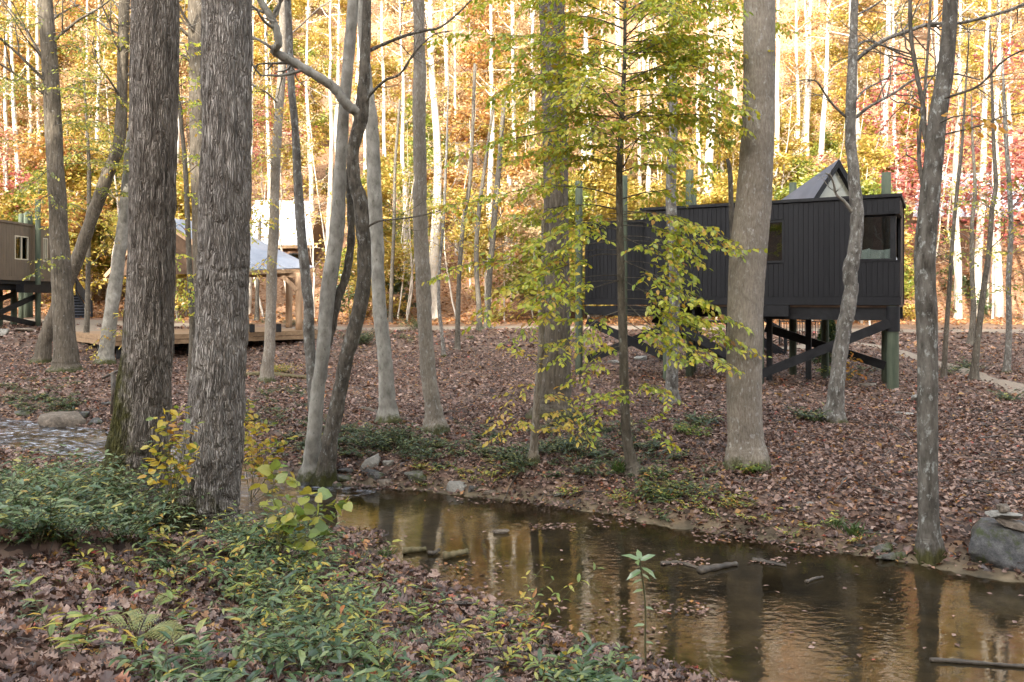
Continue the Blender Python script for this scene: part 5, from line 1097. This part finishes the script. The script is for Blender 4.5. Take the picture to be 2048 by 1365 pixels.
rk('pale wet stone at the pool edge, left of the mossy lump', 768, 972, 34, 14, RM_TAN, 16)
rk('dark mossy lump of stone at the far pool edge', 835, 965, 52, 22, RM_MOSS, 17)
rk('rounded lichen covered stone at the far waterline', 918, 985, 44, 26, RM_PALE, 18)
rk('smaller stone tucked right of the rounded lichen stone', 944, 984, 24, 14, RM_GREY, 19)
rk('pale half buried stone at the far waterline', 981, 993, 26, 12, RM_TAN, 20)
rk('mossy stone low on the far bank left of the beech foot', 1122, 996, 28, 12, RM_MOSS, 21)
rk('little stone at the waterline under the pale trunk', 672, 975, 22, 10, RM_MOSS, 22)
rk('mossy flat rock in the water at the dark trunk, nearer one', 1790, 1124, 62, 17, RM_MOSS, 23, .6, tilt=(0, -.12))
rk('sloping mossy rock behind the flat one by the dark trunk', 1772, 1106, 50, 22, RM_MOSS, 24, .6, tilt=(0, -.25))
bl = WS(2008, 1150, 0)
rock('big grey boulder with moss at the right edge of the pool', (bl[0]+.05, bl[1]+.25, .22), (1.25, .9, .86), RM_GREY, 35, rz=.3, cuts=6, name='boulder', cat='boulder')
rock('reddish tan stone slab lowest in the cairn on the boulder', (bl[0]+.22, bl[1]+.18, .53), (.46, .34, .15), RM_TAN, 26, tilt=(.1, .25), group='stacked cairn stones', name='cairn_stone', cat='stone')
rock('thin grey flat slab in the middle of the cairn', (bl[0]+.15, bl[1]+.2, .645), (.55, .34, .075), RM_PALE, 27, group='stacked cairn stones', name='cairn_stone', cat='stone', cuts=4)
rock('small round tan stone on top of the cairn', (bl[0]+.10, bl[1]+.2, .73), (.17, .16, .14), RM_TAN, 28, group='stacked cairn stones', name='cairn_stone', cat='stone')
rk('pale flat slab on the leaf litter left of the dark trunk', 1812, 832, 40, 8, RM_PALE, 29)
rk('pale rounded stone behind the dark lichen trunk', 1852, 808, 44, 22, RM_PALE, 30)
rk('long flat tan step stone in front of the brown cabin', 46, 664, 48, 10, RM_TAN, 31)
rk('mossy pale stone beside the slim bending trunk', 88, 678, 34, 17, RM_PALE, 32)
rk('white stone at the left edge before the brown cabin', 4, 672, 22, 18, RM_PALE, 33)
rk('low step stone at the edge of the footpath', 1742, 774, 36, 8, RM_TAN, 34)
rk('wet stone slab lying in the far shallows right of the beech', 1560, 1130, 36, 6, RM_GREY, 36)
rk('small dark stone breaking the water in mid pool', 1003, 1068, 30, 9, RM_TAN, 37, z=0.0)
for k, (px, py, w_) in enumerate([(1230, 728, 26), (1285, 722, 34), (1480, 880, 10), (1620, 1010, 16), (1330, 1010, 18), (1720, 1098, 22), (700, 1140, 18), (860, 1128, 22)]):
    rk(['flat pale stone under the black cabin, left one', 'flat pale stone under the black cabin, right one', 'small stone left of the stout tan trunk', 'pale stone on the leafy far bank', 'small stone in leaves on the far bank edge', 'small stone left of the mossy rocks', 'small stone on the near leaf beach', 'small wet stone at the near water edge'][k], px, py, w_, w_*.35, RM_PALE if k < 4 else RM_GREY, 40+k)
# ------------------------------------------------------------------ driftwood and logs
M_WET = plain_mat('wet_driftwood', (.028, .022, .016), (.11, .088, .062), 9, (1, 1, 1), rough=.5, bump=.5)
M_MOSSLOG = plain_mat('mossy_log', (.06, .055, .02), (.20, .155, .08), 7, rough=.8, bump=.6)
def log(label, pts, r, m, z=None, name='log', cat='log', dz=0.0):
    q = [WS(a, b, z) if z is not None else G(a, b) for a, b in pts]; q = np.array(q); q[:, 2] += dz; s = smooth_line(q, 6)
    w = MB(); rr = np.linspace(r, r*.65, len(s))*(1+.16*np.sin(np.arange(len(s))*1.7)); tube(w, s, rr, 10, disp=knobs(int(pts[0][0]), .25))
    o = w.build(name, m, smooth=True, loc=q[0]); return tag(o, label, cat)
log('mossy log lying at the near water edge, left of two', [(806, 1102), (830, 1100), (852, 1098)], .045, M_MOSSLOG, .03)
log('mossy log stub at the near water edge, right of two', [(888, 1112), (912, 1108), (934, 1103)], .05, M_MOSSLOG, .04)
log('dark broken wood on the leaf beach', [(860, 1132), (888, 1130), (916, 1138)], .05, M_WET, None, dz=.03)
log('dark wet wood chunk near the two mossy logs', [(856, 1106), (868, 1106), (878, 1100)], .03, M_WET, .03)
log('pale driftwood stick lying in the water, bigger one', [(1398, 1142), (1440, 1134), (1472, 1128)], .045, M_WET, .02, 'driftwood', 'driftwood')
log('dark driftwood left of the pale stick in the water', [(1322, 1128), (1360, 1126), (1400, 1138)], .03, M_WET, .01, 'driftwood', 'driftwood')
log('short driftwood piece beyond the pale stick', [(1505, 1120), (1530, 1124), (1572, 1132)], .03, M_WET, .015, 'driftwood', 'driftwood')
log('little driftwood stick in the right part of the pool', [(1612, 1164), (1628, 1158), (1645, 1154)], .02, M_WET, .015, 'driftwood', 'driftwood')
log('long thin floating branch at the bottom right of the pool', [(1860, 1320), (1930, 1324), (2000, 1330), (2070, 1334)], .022, M_WET, .012, 'driftwood', 'driftwood')
log('mossy branch lying along the far waterline', [(1468, 1038), (1490, 1044), (1520, 1050), (1562, 1062)], .04, M_MOSSLOG, .05)
log('fallen log behind the thickest furrowed trunk', [(478, 754), (530, 752), (580, 756), (625, 760)], .10, M_MOSSLOG, None, dz=.05)
log('short log piece lying left of the pale trunk', [(725, 822), (745, 826), (770, 834)], .06, M_WET, None, dz=.05)
log('bare fallen stick on the leaf litter left of the dark trunk', [(1776, 852), (1800, 865), (1824, 886)], .025, M_WET, None, 'stick', 'stick', .04)
sg = G(226, 830); w = MB(); tube(w, [(0, 0, -.1), (.02, 0, .5), (.0, 0, 1.0)], [.07, .06, .055], 9)
sgo = thing('broken_post', 'leaning grey post with a crosspiece left of the mossy trunk', 'post', tuple(sg)); w.build('post', M_WET, sgo, local=True, smooth=True)
w = MB(); tube(w, [(-.25, 0, .86), (.1, .0, 1.02), (.4, 0, 1.12)], [.03, .035, .03], 7); w.build('crosspiece', M_WET, sgo, local=True, smooth=True)

# ------------------------------------------------------------------ leaf litter
LM_LITTER = leaf_mat('fallen_leaf', [(0, (.030, .018, .013)), (.22, (.090, .048, .034)), (.48, (.175, .100, .074)), (.70, (.275, .170, .128)), (.88, (.42, .29, .225)), (.94, (.30, .125, .05)), (.975, (.40, .24, .06)), (1, (.36, .05, .045))], .12, .5, .07)
LM_HILLLIT = leaf_mat('fallen_orange_leaf', [(0, (.22, .09, .04)), (.5, (.40, .19, .08)), (1, (.52, .30, .13))], .12, .5, .04)
def litter(name, x0, x1, y0, y1, dens, size, m, seed, up=.025, cond=None, tilt=.62, shape=None):
    g = np.random.default_rng(seed); n = int((x1-x0)*(y1-y0)*dens); x = g.uniform(x0, x1, n); y = g.uniform(y0, y1, n)
    k = (np.abs(x) < y*.9+1.5)
    x, y = x[k], y[k]; d, wz, sd = creek(x, y); k = g.random(len(x)) < .62+.7*vnoise(x*1.1, y*1.1, 77)
    x, y, d, wz, sd = x[k], y[k], d[k], wz[k], sd[k]; k = d > -.05+.25*(g.random(len(x))-.55)
    k &= ~(on_path(x, y) & (g.random(len(x)) < .93))
    x, y, d, wz = x[k], y[k], d[k], wz[k]; z = np.maximum(ground(x, y), wz)+g.uniform(.002, up, len(x))
    a = g.uniform(0, 6.283, len(x)); D = np.column_stack((np.cos(a), np.sin(a), g.normal(0, tilt*.7, len(x)))); N = g.normal(0, tilt, (len(x), 3)); N[:, 2] = 1
    s_ = size*g.uniform(.4, 1.2, len(x))**1.0*(1+.5*(g.random(len(x)) > .9)); w = MB(); sh = shape or LEAF4; sh = (sh[0]*np.array((1, 1, 1.8))-np.array((.5, 0, 0)), sh[1]); leaves(w, np.column_stack((x, y, z)), D, N, s_, sh, g.uniform(.7, 1.4, len(x)))
    return tag(w.build(name, m), kind='stuff')
tag(litter('fallen_leaves', -6, 7, 2.5, 9.5, 900, .090, LM_LITTER, 1, .06, shape=LOBED), 'damp brown fallen leaves covering the near bank', 'fallen leaves')
tag(litter('fallen_leaves', -16, 17, 9.5, 20, 520, .088, LM_LITTER, 2, .05, shape=None), 'dry brown fallen leaves carpeting the far bank', 'fallen leaves')
tag(litter('fallen_leaves', -28, 28, 20, 33, 120, .115, LM_LITTER, 3, .06), 'brown fallen leaves round the cabins and stage', 'fallen leaves')
tag(litter('fallen_leaves', -34, 34, 33, 44, 22, .2, LM_LITTER, 4, .07), 'brown fallen leaves before the gravel road', 'fallen leaves')
tag(litter('fallen_leaves', -46, 46, 47, 66, 16, .25, LM_HILLLIT, 5, .08), 'orange fallen leaves on the sunlit slope', 'fallen leaves')
# fallen twigs among the leaves
g = np.random.default_rng(19); w = MB()
for k in range(420):
    y_ = g.uniform(3, 22); x_ = g.uniform(-.7, .7)*y_; d_ = float(creek(np.array([x_]), np.array([y_]))[0][0])
    if d_ < .15: continue
    a_ = g.uniform(0, 6.28); ln = g.uniform(.2, .9); q = []
    for t_ in np.linspace(0, 1, 5): q.append((x_+math.cos(a_)*ln*t_+g.normal(0, .02), y_+math.sin(a_)*ln*t_+g.normal(0, .02), 0))
    q = np.array(q); q[:, 2] = ground(q[:, 0], q[:, 1])+.045+g.uniform(0, .03, 5); tube(w, q, np.linspace(.010, .004, 5)*g.uniform(.5, 1.4), 4)
tag(tag(w.build('fallen_twigs', M_WET), kind='stuff'), 'thin fallen twigs scattered over the leaf litter', 'twigs')
# leaves afloat in lines on the water
g = np.random.default_rng(9); pos = []
for (a, b, c, d, n) in [(1330, 1118, 1420, 1132, 60), (1500, 1118, 1580, 1130, 40), (1060, 1048, 1150, 1062, 70), (1280, 1205, 1420, 1235, 70), (960, 1200, 1120, 1215, 30), (1180, 1040, 1300, 1055, 50), (1560, 1078, 1740, 1108, 260), (1380, 1050, 1560, 1088, 260), (900, 985, 1180, 1010, 120), (1180, 1010, 1380, 1045, 160), (1000, 1200, 1330, 1330, 160), (860, 1125, 1010, 1195, 90), (1850, 1120, 1960, 1135, 25), (1240, 1100, 2040, 1330, 60), (1300, 1020, 1420, 1050, 60), (700, 1000, 1200, 1150, 25)]:
    for k in range(n): pos.append(WS(g.uniform(a, c), g.uniform(b, d), 0)+np.array((0, 0, g.uniform(.004, .02))))
pos = np.array(pos); w = MB(); a = g.uniform(0, 6.28, len(pos)); N = g.normal(0, .2, (len(pos), 3)); N[:, 2] = 1
leaves(w, pos, np.column_stack((np.cos(a), np.sin(a), a*0)), N, g.uniform(.04, .085, len(pos)), LEAF4)
tag(tag(w.build('floating_leaves', LM_LITTER), kind='stuff'), 'brown leaves afloat in drifts on the pool', 'floating leaves')

# ------------------------------------------------------------------ ground plants
LM_HOB = leaf_mat('glossy_green_leaf', [(0, (.03, .07, .025)), (.3, (.065, .125, .045)), (.6, (.12, .185, .07)), (.9, (.25, .31, .12)), (.975, (.42, .36, .06)), (1, (.45, .25, .04))], .25, .34, .08)
LM_HOBD = leaf_mat('dark_glossy_leaf', [(0, (.022, .048, .018)), (.5, (.055, .095, .032)), (.85, (.13, .17, .055)), (1, (.30, .28, .06))], .2, .32, .08)
LM_ROUND = leaf_mat('soft_green_leaf', [(0, (.13, .24, .045)), (.6, (.20, .31, .06)), (.85, (.40, .38, .05)), (1, (.52, .40, .05))], .45, .45, .06)
LM_SHRUBY = leaf_mat('yellowing_leaf', [(0, (.16, .25, .035)), (.35, (.34, .38, .04)), (.65, (.58, .47, .045)), (.9, (.62, .38, .04)), (1, (.50, .22, .04))], .45)
LM_FERN = leaf_mat('fern_leaf', [(0, (.26, .30, .10)), (.6, (.36, .38, .15)), (1, (.42, .38, .12))], .4)
LM_GRASS = leaf_mat('grass_leaf', [(0, (.05, .10, .02)), (1, (.12, .18, .04))], .3)
M_STEM = plain_mat('green_brown_stem', (.05, .055, .02), (.12, .10, .045), 20, rough=.7)
def hobble(sp, base, g, h=.45, size=.085, stems=4, step=.05, spread=1.0):
    for k in range(stems):
        a = g.uniform(0, 6.28); d = unit(np.array((math.cos(a)*.55*spread, math.sin(a)*.55*spread, 1.0))); ln = h*g.uniform(.6, 1.3); q = [np.array(base)+np.array((g.normal(0, .04), g.normal(0, .04), -.02))]
        for m_ in range(6): d = unit(d+np.array((math.cos(a)*.13, math.sin(a)*.13, -.06))+g.normal(0, .05, 3)); q.append(q[-1]+d*ln/6)
        q = np.array(q); tube(sp.tw, q, np.linspace(.004, .002, 7), 3, cap=False)
        for i in range(2, 7):
            for r_ in range(2):
                ax = unit(q[i]-q[i-1]); sd_ = unit(np.cross(ax, (0, 0, 1)))*(1 if r_ else -1); sp.p.append(q[i]-ax*g.uniform(0, ln/7)); sp.d.append(ax*.55+sd_*.85+g.normal(0, .22, 3)-np.array((0, 0, .12))); sp.n.append(np.array((0, 0, 1))+g.normal(0, .28, 3)); sp.s.append(size*g.uniform(.65, 1.25))
def cover(label, rects, lm, h, size, seed, stems=4, name='ground_cover', spread=1.0):
    g = np.random.default_rng(seed); sp = Spray()
    for (a, b, c, d, n) in rects:
        for k in range(n):
            q = G(g.uniform(a, c), g.uniform(b, d))
            if float(creek(q[:1], q[1:2])[0][0]) < .1 or vnoise(q[:1]*1.6, q[1:2]*1.6, seed)[0] < g.uniform(.05, .55): continue
            hobble(sp, q, g, h*g.uniform(.45, 1.35), size*g.uniform(.75, 1.25), stems, spread=spread)
    o = thing(name, label, 'ground plants', (0, 0, 0)); 
    p, d, n, z = map(np.array, (sp.p, sp.d, sp.n, sp.s)); w = MB(); leaves(w, p, d, n, z, LANCE); f = w.build('foliage', lm, o); f['kind'] = 'stuff'
    s_ = sp.tw.build('stems', M_STEM, o); s_['kind'] = 'stuff'; o['kind'] = 'stuff'; return o
cover('dense glossy evergreen plants round the mossy trunk on the left', [(-40, 985, 250, 1085, 115), (140, 1000, 330, 1095, 36)], LM_HOB, .72, .105, 21, 6, spread=.75)
cover('glossy green plants in front of the thickest trunk', [(330, 1080, 660, 1200, 55), (430, 1060, 640, 1130, 26), (480, 1180, 700, 1330, 44), (560, 1290, 760, 1365, 18)], LM_HOB, .52, .095, 22, 4, spread=.8)
cover('low seedlings scattered over the leaf beach', [(650, 1180, 1060, 1330, 90), (820, 1300, 1250, 1400, 60), (620, 1090, 830, 1190, 60), (1000, 1240, 1260, 1340, 50)], LM_HOB, .15, .06, 23, 2)
cover('broad pale green leaves along the bottom edge', [(300, 1340, 560, 1400, 12), (540, 1370, 1250, 1430, 32), (1130, 1380, 1330, 1430, 10)], LM_HOB, .36, .12, 24, 4)
cover('sparse seedlings among fallen leaves at lower left', [(0, 1080, 420, 1330, 70), (0, 1050, 250, 1120, 30)], LM_HOB, .13, .055, 25, 2)
cover('dark evergreen plants on the far bank', [(860, 860, 1070, 940, 34), (950, 900, 1240, 960, 34), (490, 770, 640, 860, 36), (1270, 900, 1420, 1000, 18), (0, 755, 160, 830, 60), (640, 860, 730, 925, 30), (560, 880, 640, 940, 24), (1180, 850, 1320, 940, 40), (1100, 830, 1200, 900, 30)], LM_HOBD, .30, .085, 26, 5)
LM_MIX = leaf_mat('mixed_seedling_leaf', [(0, (.14, .22, .05)), (.4, (.28, .36, .08)), (.7, (.50, .46, .08)), (.9, (.60, .38, .05)), (1, (.50, .14, .06))], .4)
cover('taller yellowing seedlings mixed among the glossy plants', [(330, 1060, 660, 1220, 26), (480, 1180, 780, 1330, 22), (-20, 950, 250, 1080, 16), (700, 1250, 1200, 1390, 20), (100, 1120, 420, 1330, 12)], LM_MIX, .62, .10, 28, 2, spread=.5)
cover('small green plants sprouting along the far waterline', [(830, 930, 1000, 985, 22), (1130, 960, 1300, 1025, 22), (1300, 990, 1480, 1050, 24), (1480, 1010, 1760, 1090, 18), (1290, 940, 1430, 1000, 16)], LM_MIX, .26, .07, 29, 3)
cover('tufts of green plants dotted over the leafy flat', [(1370, 840, 1410, 860, 6), (1690, 740, 1760, 770, 6), (1880, 730, 1960, 760, 8), (1990, 790, 2048, 812, 8), (1600, 835, 1650, 850, 6), (1930, 610, 2040, 650, 14), (930, 640, 960, 680, 10), (520, 620, 570, 650, 10), (1810, 580, 1850, 620, 10), (770, 640, 830, 690, 12)], LM_HOBD, .45, .12, 27, 5)
def bush(label, px, py, n, rad, h, lm, size, seed, name='evergreen_bush', cat='bush', shape=LANCE):
    g = np.random.default_rng(seed); b = G(px, py); o = thing(name, label, cat, tuple(b)); sp = Spray()
    for k in range(n):
        q = b+np.array((g.normal(0, rad*.4), g.normal(0, rad*.4), 0)); q[2] = zg(q[0], q[1]); hobble(sp, q, g, h, size, 5)
    p, d, nn, z = map(np.array, (sp.p, sp.d, sp.n, sp.s)); w = MB(); leaves(w, p, d, nn, z, shape); f = w.build('foliage', lm, o); f['kind'] = 'stuff'; sp.tw.build('stems', M_STEM, o); return o
bush('rounded evergreen bush at the foot of the pale trunk', 775, 893, 30, .75, .50, LM_HOBD, .09, 31)
bush('evergreen bush right of the rounded one below the brown trunk', 850, 905, 16, .6, .38, LM_HOBD, .085, 32)
bush('small evergreen clump under the broad trunk', 1130, 905, 14, .55, .38, LM_HOBD, .085, 33)
bush('bright green little plant left of the stout tan trunk', 1385, 868, 8, .35, .32, LM_ROUND, .08, 34)
bush('green plant at the foot of the stout tan trunk', 1500, 945, 7, .3, .25, LM_ROUND, .08, 35)
bush('leafy plants hanging over the far waterline', 1345, 990, 14, .7, .28, LM_HOBD, .08, 36)
bush('green fern like tuft under the black cabin', 1648, 752, 6, .3, .5, LM_ROUND, .14, 37)
bush('bushy green shrub behind the crooked trunk', 722, 690, 18, .8, 1.0, LM_HOBD, .14, 38)
bush('low shrub at the stage corner', 585, 655, 10, .5, .8, LM_HOBD, .13, 39)
bush('tall green shrub left of the knobbly brown trunk', 830, 660, 12, .5, 1.1, LM_HOBD, .14, 40)
bush('low yellowing shrub before the fallen log', 560, 748, 9, .45, .5, LM_SHRUBY, .09, 41)
for k_, (px_, py_, lb_) in enumerate([(20, 1035, 'tall glossy evergreen plant at the left edge of the near bank'), (95, 1045, 'tall glossy evergreen plant second from the left edge on the near bank'), (175, 1050, 'tall glossy evergreen plant left of the mossy trunk foot'), (262, 1065, 'tall glossy evergreen plant in front of the mossy trunk foot')]):
    bush(lb_, px_, py_, 7, .35, .95, LM_HOB, .11, 81+k_)
# dark conical shrub under the cabin
g0 = G(1657, 728); o = thing('conical_evergreen', 'dark conical evergreen shrub under the black cabin', 'shrub', tuple(g0)); g = np.random.default_rng(44)
n = 2600; t = g.random(n)**.8; a = g.uniform(0, 6.28, n); rr = .52*(1-t)**.7*g.uniform(.75, 1.05, n); p = g0+np.column_stack((rr*np.cos(a), rr*np.sin(a), t*1.75)); w = MB()
leaves(w, p, np.column_stack((np.cos(a), np.sin(a), g.normal(-.4, .4, n))), np.column_stack((np.cos(a)*.5, np.sin(a)*.5, np.ones(n)))+g.normal(0, .3, (n, 3)), .15, LEAF4); f = w.build('foliage', LM_HOBD, o); f['kind'] = 'stuff'
w = MB(); tube(w, [g0-(0, 0, .1), g0+(0, 0, 1.5)], [.04, .01], 6); w.build('trunk', B_SAP, o)
# orange leaved sapling beside the speckled trunk
g0 = G(1700, 770); o = thing('orange_sapling', 'little sapling with bright orange leaves beside the speckled trunk', 'sapling', tuple(g0)); sp = Spray(); rng = np.random.default_rng(3)
for pts in ([(1700, 770), (1702, 740), (1706, 710)], [(1701, 765), (1690, 745), (1698, 745), (1715, 748)], [(1701, 760), (1712, 748), (1728, 752)], [(1701, 745), (1694, 730), (1690, 722)], [(1703, 730), (1712, 718), (1722, 720)]):
    sp.branch([P(a, b, g0[1]) for a, b in pts], .008, rng, .35, .12, .11, .07)
sp.build(o, B_SAP, LM_ORANGE)
# yellowing shrub between and right of the thick trunks
def shrub_px(name, label, cat, base, stems, lm, size, shape, Y=None, wid=1.0, single=0, seed=1, step=.05, tl=.38, gap=.085):
    g = G(*base); g = g if Y is None else np.array(tuple(P(base[0], base[1], Y))); o = thing(name, label, cat, tuple(g)); rng = np.random.default_rng(seed); sp = Spray()
    for pts, dy in stems: sp.branch([P(a, b, g[1]+dy*i/max(len(pts)-1, 1)) for i, (a, b) in enumerate(pts)], .007, rng, tl, gap, size, step, start=.3, droop=.3, sub=False)
    sp.build(o, M_STEM, lm, shape, single=single); return o
shrub_px('yellowing_shrub', 'yellow and green leaved shrub right of the thickest furrowed trunk', 'shrub', (500, 1010), [([(500, 1010), (505, 940), (498, 870), (490, 810)], 0), ([(500, 1010), (520, 950), (525, 890), (530, 850)], .2), ([(500, 1005), (530, 960), (550, 910), (565, 880)], -.2), ([(500, 1000), (490, 930), (480, 880)], .3), ([(505, 1005), (540, 980), (565, 945)], .2), ([(500, 1008), (515, 900), (508, 840)], -.3)], LM_SHRUBY, .13, LEAF8, seed=51, single=80)
shrub_px('yellowing_shrub', 'golden leaved shrub showing between the two thick trunks', 'shrub', (345, 1020), [([(345, 1020), (350, 950), (345, 880), (360, 820)], .3), ([(345, 1015), (360, 930), (372, 860)], .2), ([(345, 1010), (335, 950), (332, 900)], .2), ([(345, 1010), (352, 980), (366, 940)], .1), ([(345, 1015), (340, 920), (330, 830)], .2)], LM_SHRUBY, .12, LEAF8, Y=9.6, seed=52, single=60)
shrub_px('redbud_seedling', 'seedling with big round green leaves before the pool', 'seedling', (540, 1150), [([(540, 1150), (575, 1060), (610, 1000), (640, 985)], -.2), ([(540, 1150), (560, 1080), (590, 1010), (595, 965)], .1), ([(600, 1190), (612, 1110), (640, 1020), (690, 1005)], -.2), ([(600, 1190), (615, 1100), (620, 1040), (660, 1030)], .1), ([(540, 1140), (560, 1050), (545, 990), (550, 940)], .2), ([(545, 1140), (570, 1080), (580, 1040)], 0)], LM_ROUND, .145, ROUND, seed=53, single=120, step=.085, tl=.26)
# upright sprout at the water's edge
g0 = G(1292, 1340); g = np.random.default_rng(6); o = thing('leafy_sprout', 'single upright green sprout with a leaf whorl in front of the water', 'sprout', tuple(g0)); w = MB()
st_ = np.array([P(a, b, g0[1]) for a, b in [(1292, 1345), (1290, 1290), (1291, 1230), (1288, 1180), (1282, 1140), (1279, 1118)]]); tube(w, smooth_line(st_, 5), .008, 7); w.build('stem', M_STEM, o, smooth=True)
lw = MB(); lw.add(*LANCE); me = lw.mesh('leaf'); me.materials.append(leaf_mat('sprout_leaf', [(0, (.08, .16, .04)), (.6, (.14, .24, .07)), (1, (.22, .30, .12))], .3, .35, .12))
for k, (px, py, a, e, s_) in enumerate([(1281, 1122, 2.9, .35, .17), (1281, 1122, .2, .4, .15), (1280, 1120, 4.4, .2, .19), (1281, 1124, 1.6, .6, .16), (1283, 1135, 5.4, -.2, .17), (1283, 1140, 3.5, -.4, .16), (1284, 1150, .6, -.6, .15), (1285, 1160, 2.6, -.5, .14), (1287, 1180, 3.1, -.2, .10), (1289, 1215, .1, -.2, .09), (1290, 1250, 3.0, -.1, .10), (1291, 1285, .3, -.2, .09)]):
    x = bpy.data.objects.new('leaf', me); COL.objects.link(x); x.parent = o; p_ = P(px, py, g0[1])-np.array(g0)
    D, S, U = frames(np.array([[math.cos(a), math.sin(a), e]]), np.array([[g.normal(0, .3), -.45, 1.0]])); D, S, U = D[0]*s_, S[0]*s_*1.15, U[0]*s_
    x.matrix_basis = Matrix(((D[0], S[0], U[0], p_[0]), (D[1], S[1], U[1], p_[1]), (D[2], S[2], U[2], p_[2]), (0, 0, 0, 1)))
# ferns
def fern(label, px, py, fr, seed, L=.4):
    g = np.random.default_rng(seed); b = G(px, py); o = thing('fern', label, 'fern', tuple(b)); 
    for k in range(fr):
        a = g.uniform(0, 6.28); ln = L*g.uniform(.8, 1.2); t = np.linspace(0, 1, 16); q = b+np.column_stack((np.cos(a)*t*ln*.8, np.sin(a)*t*ln*.8, ln*(.75*t-.62*t**2.2))); w = MB(); tube(w, q, np.linspace(.004, .001, 16), 3, cap=False)
        pp, dd, nn, ss = [], [], [], []
        for i in range(3, 16):
            ax = unit(q[i]-q[i-1]); sd_ = unit(np.cross(ax, (0, 0, 1)))
            for s_ in (1, -1):
                pl = ln*.34*math.sin(math.pi*min(1, .15+.85*(1-t[i])))*(.5+.5*(1-t[i]))+.02
                for m_ in range(5):
                    for s2 in (1, -1):
                        c = q[i]+(sd_*s_+ax*.35)*pl*(m_+1)/6; pp.append(c); dd.append(sd_*s_*.6+ax*.9*s2+ax*.2); nn.append((0, 0, 1)+g.normal(0, .1, 3)); ss.append(pl*.32*(1-m_/7))
        leaves(w, np.array(pp), np.array(dd), np.array(nn), np.array(ss), LEAF4); w.build('frond', LM_FERN, o)
    return o
fern('pale yellow green fern in the leaf litter at lower left', 272, 1285, 6, 61, .42)
fern('small tan fern among the leaves at lower left', 130, 1180, 3, 62, .22)
fern('light green fern at the left of the bottom edge plants', 300, 1225, 4, 63, .30)
def tuft(label, px, py, n, h, seed):
    g = np.random.default_rng(seed); b = G(px, py); a = g.uniform(0, 6.28, n); w = MB()
    p = b+np.column_stack((g.normal(0, .05, n), g.normal(0, .05, n), np.zeros(n))); D = np.column_stack((np.cos(a)*.6, np.sin(a)*.6, np.ones(n)*g.uniform(.5, 1.2, n)))
    leaves(w, p, D, np.column_stack((-np.cos(a), -np.sin(a), np.ones(n)*.6)), h*g.uniform(.6, 1.2, n), LANCE, .22)
    o = w.build('grass_tuft', LM_GRASS, loc=b); return tag(o, label, 'grass tuft')
tuft('grass tuft on the leaf beach by the broken wood', 915, 1162, 60, .22, 71)
tuft('dark grass tuft low on the far bank, right one', 1710, 1075, 60, .22, 72)
tuft('dark grass tuft low on the far bank, left one', 1672, 1058, 45, .18, 73)
tuft('grass blades on the far bank by the beech foot', 1240, 950, 50, .3, 74)
tuft('grass tuft among leaves in front of the pool', 770, 1115, 40, .15, 75)
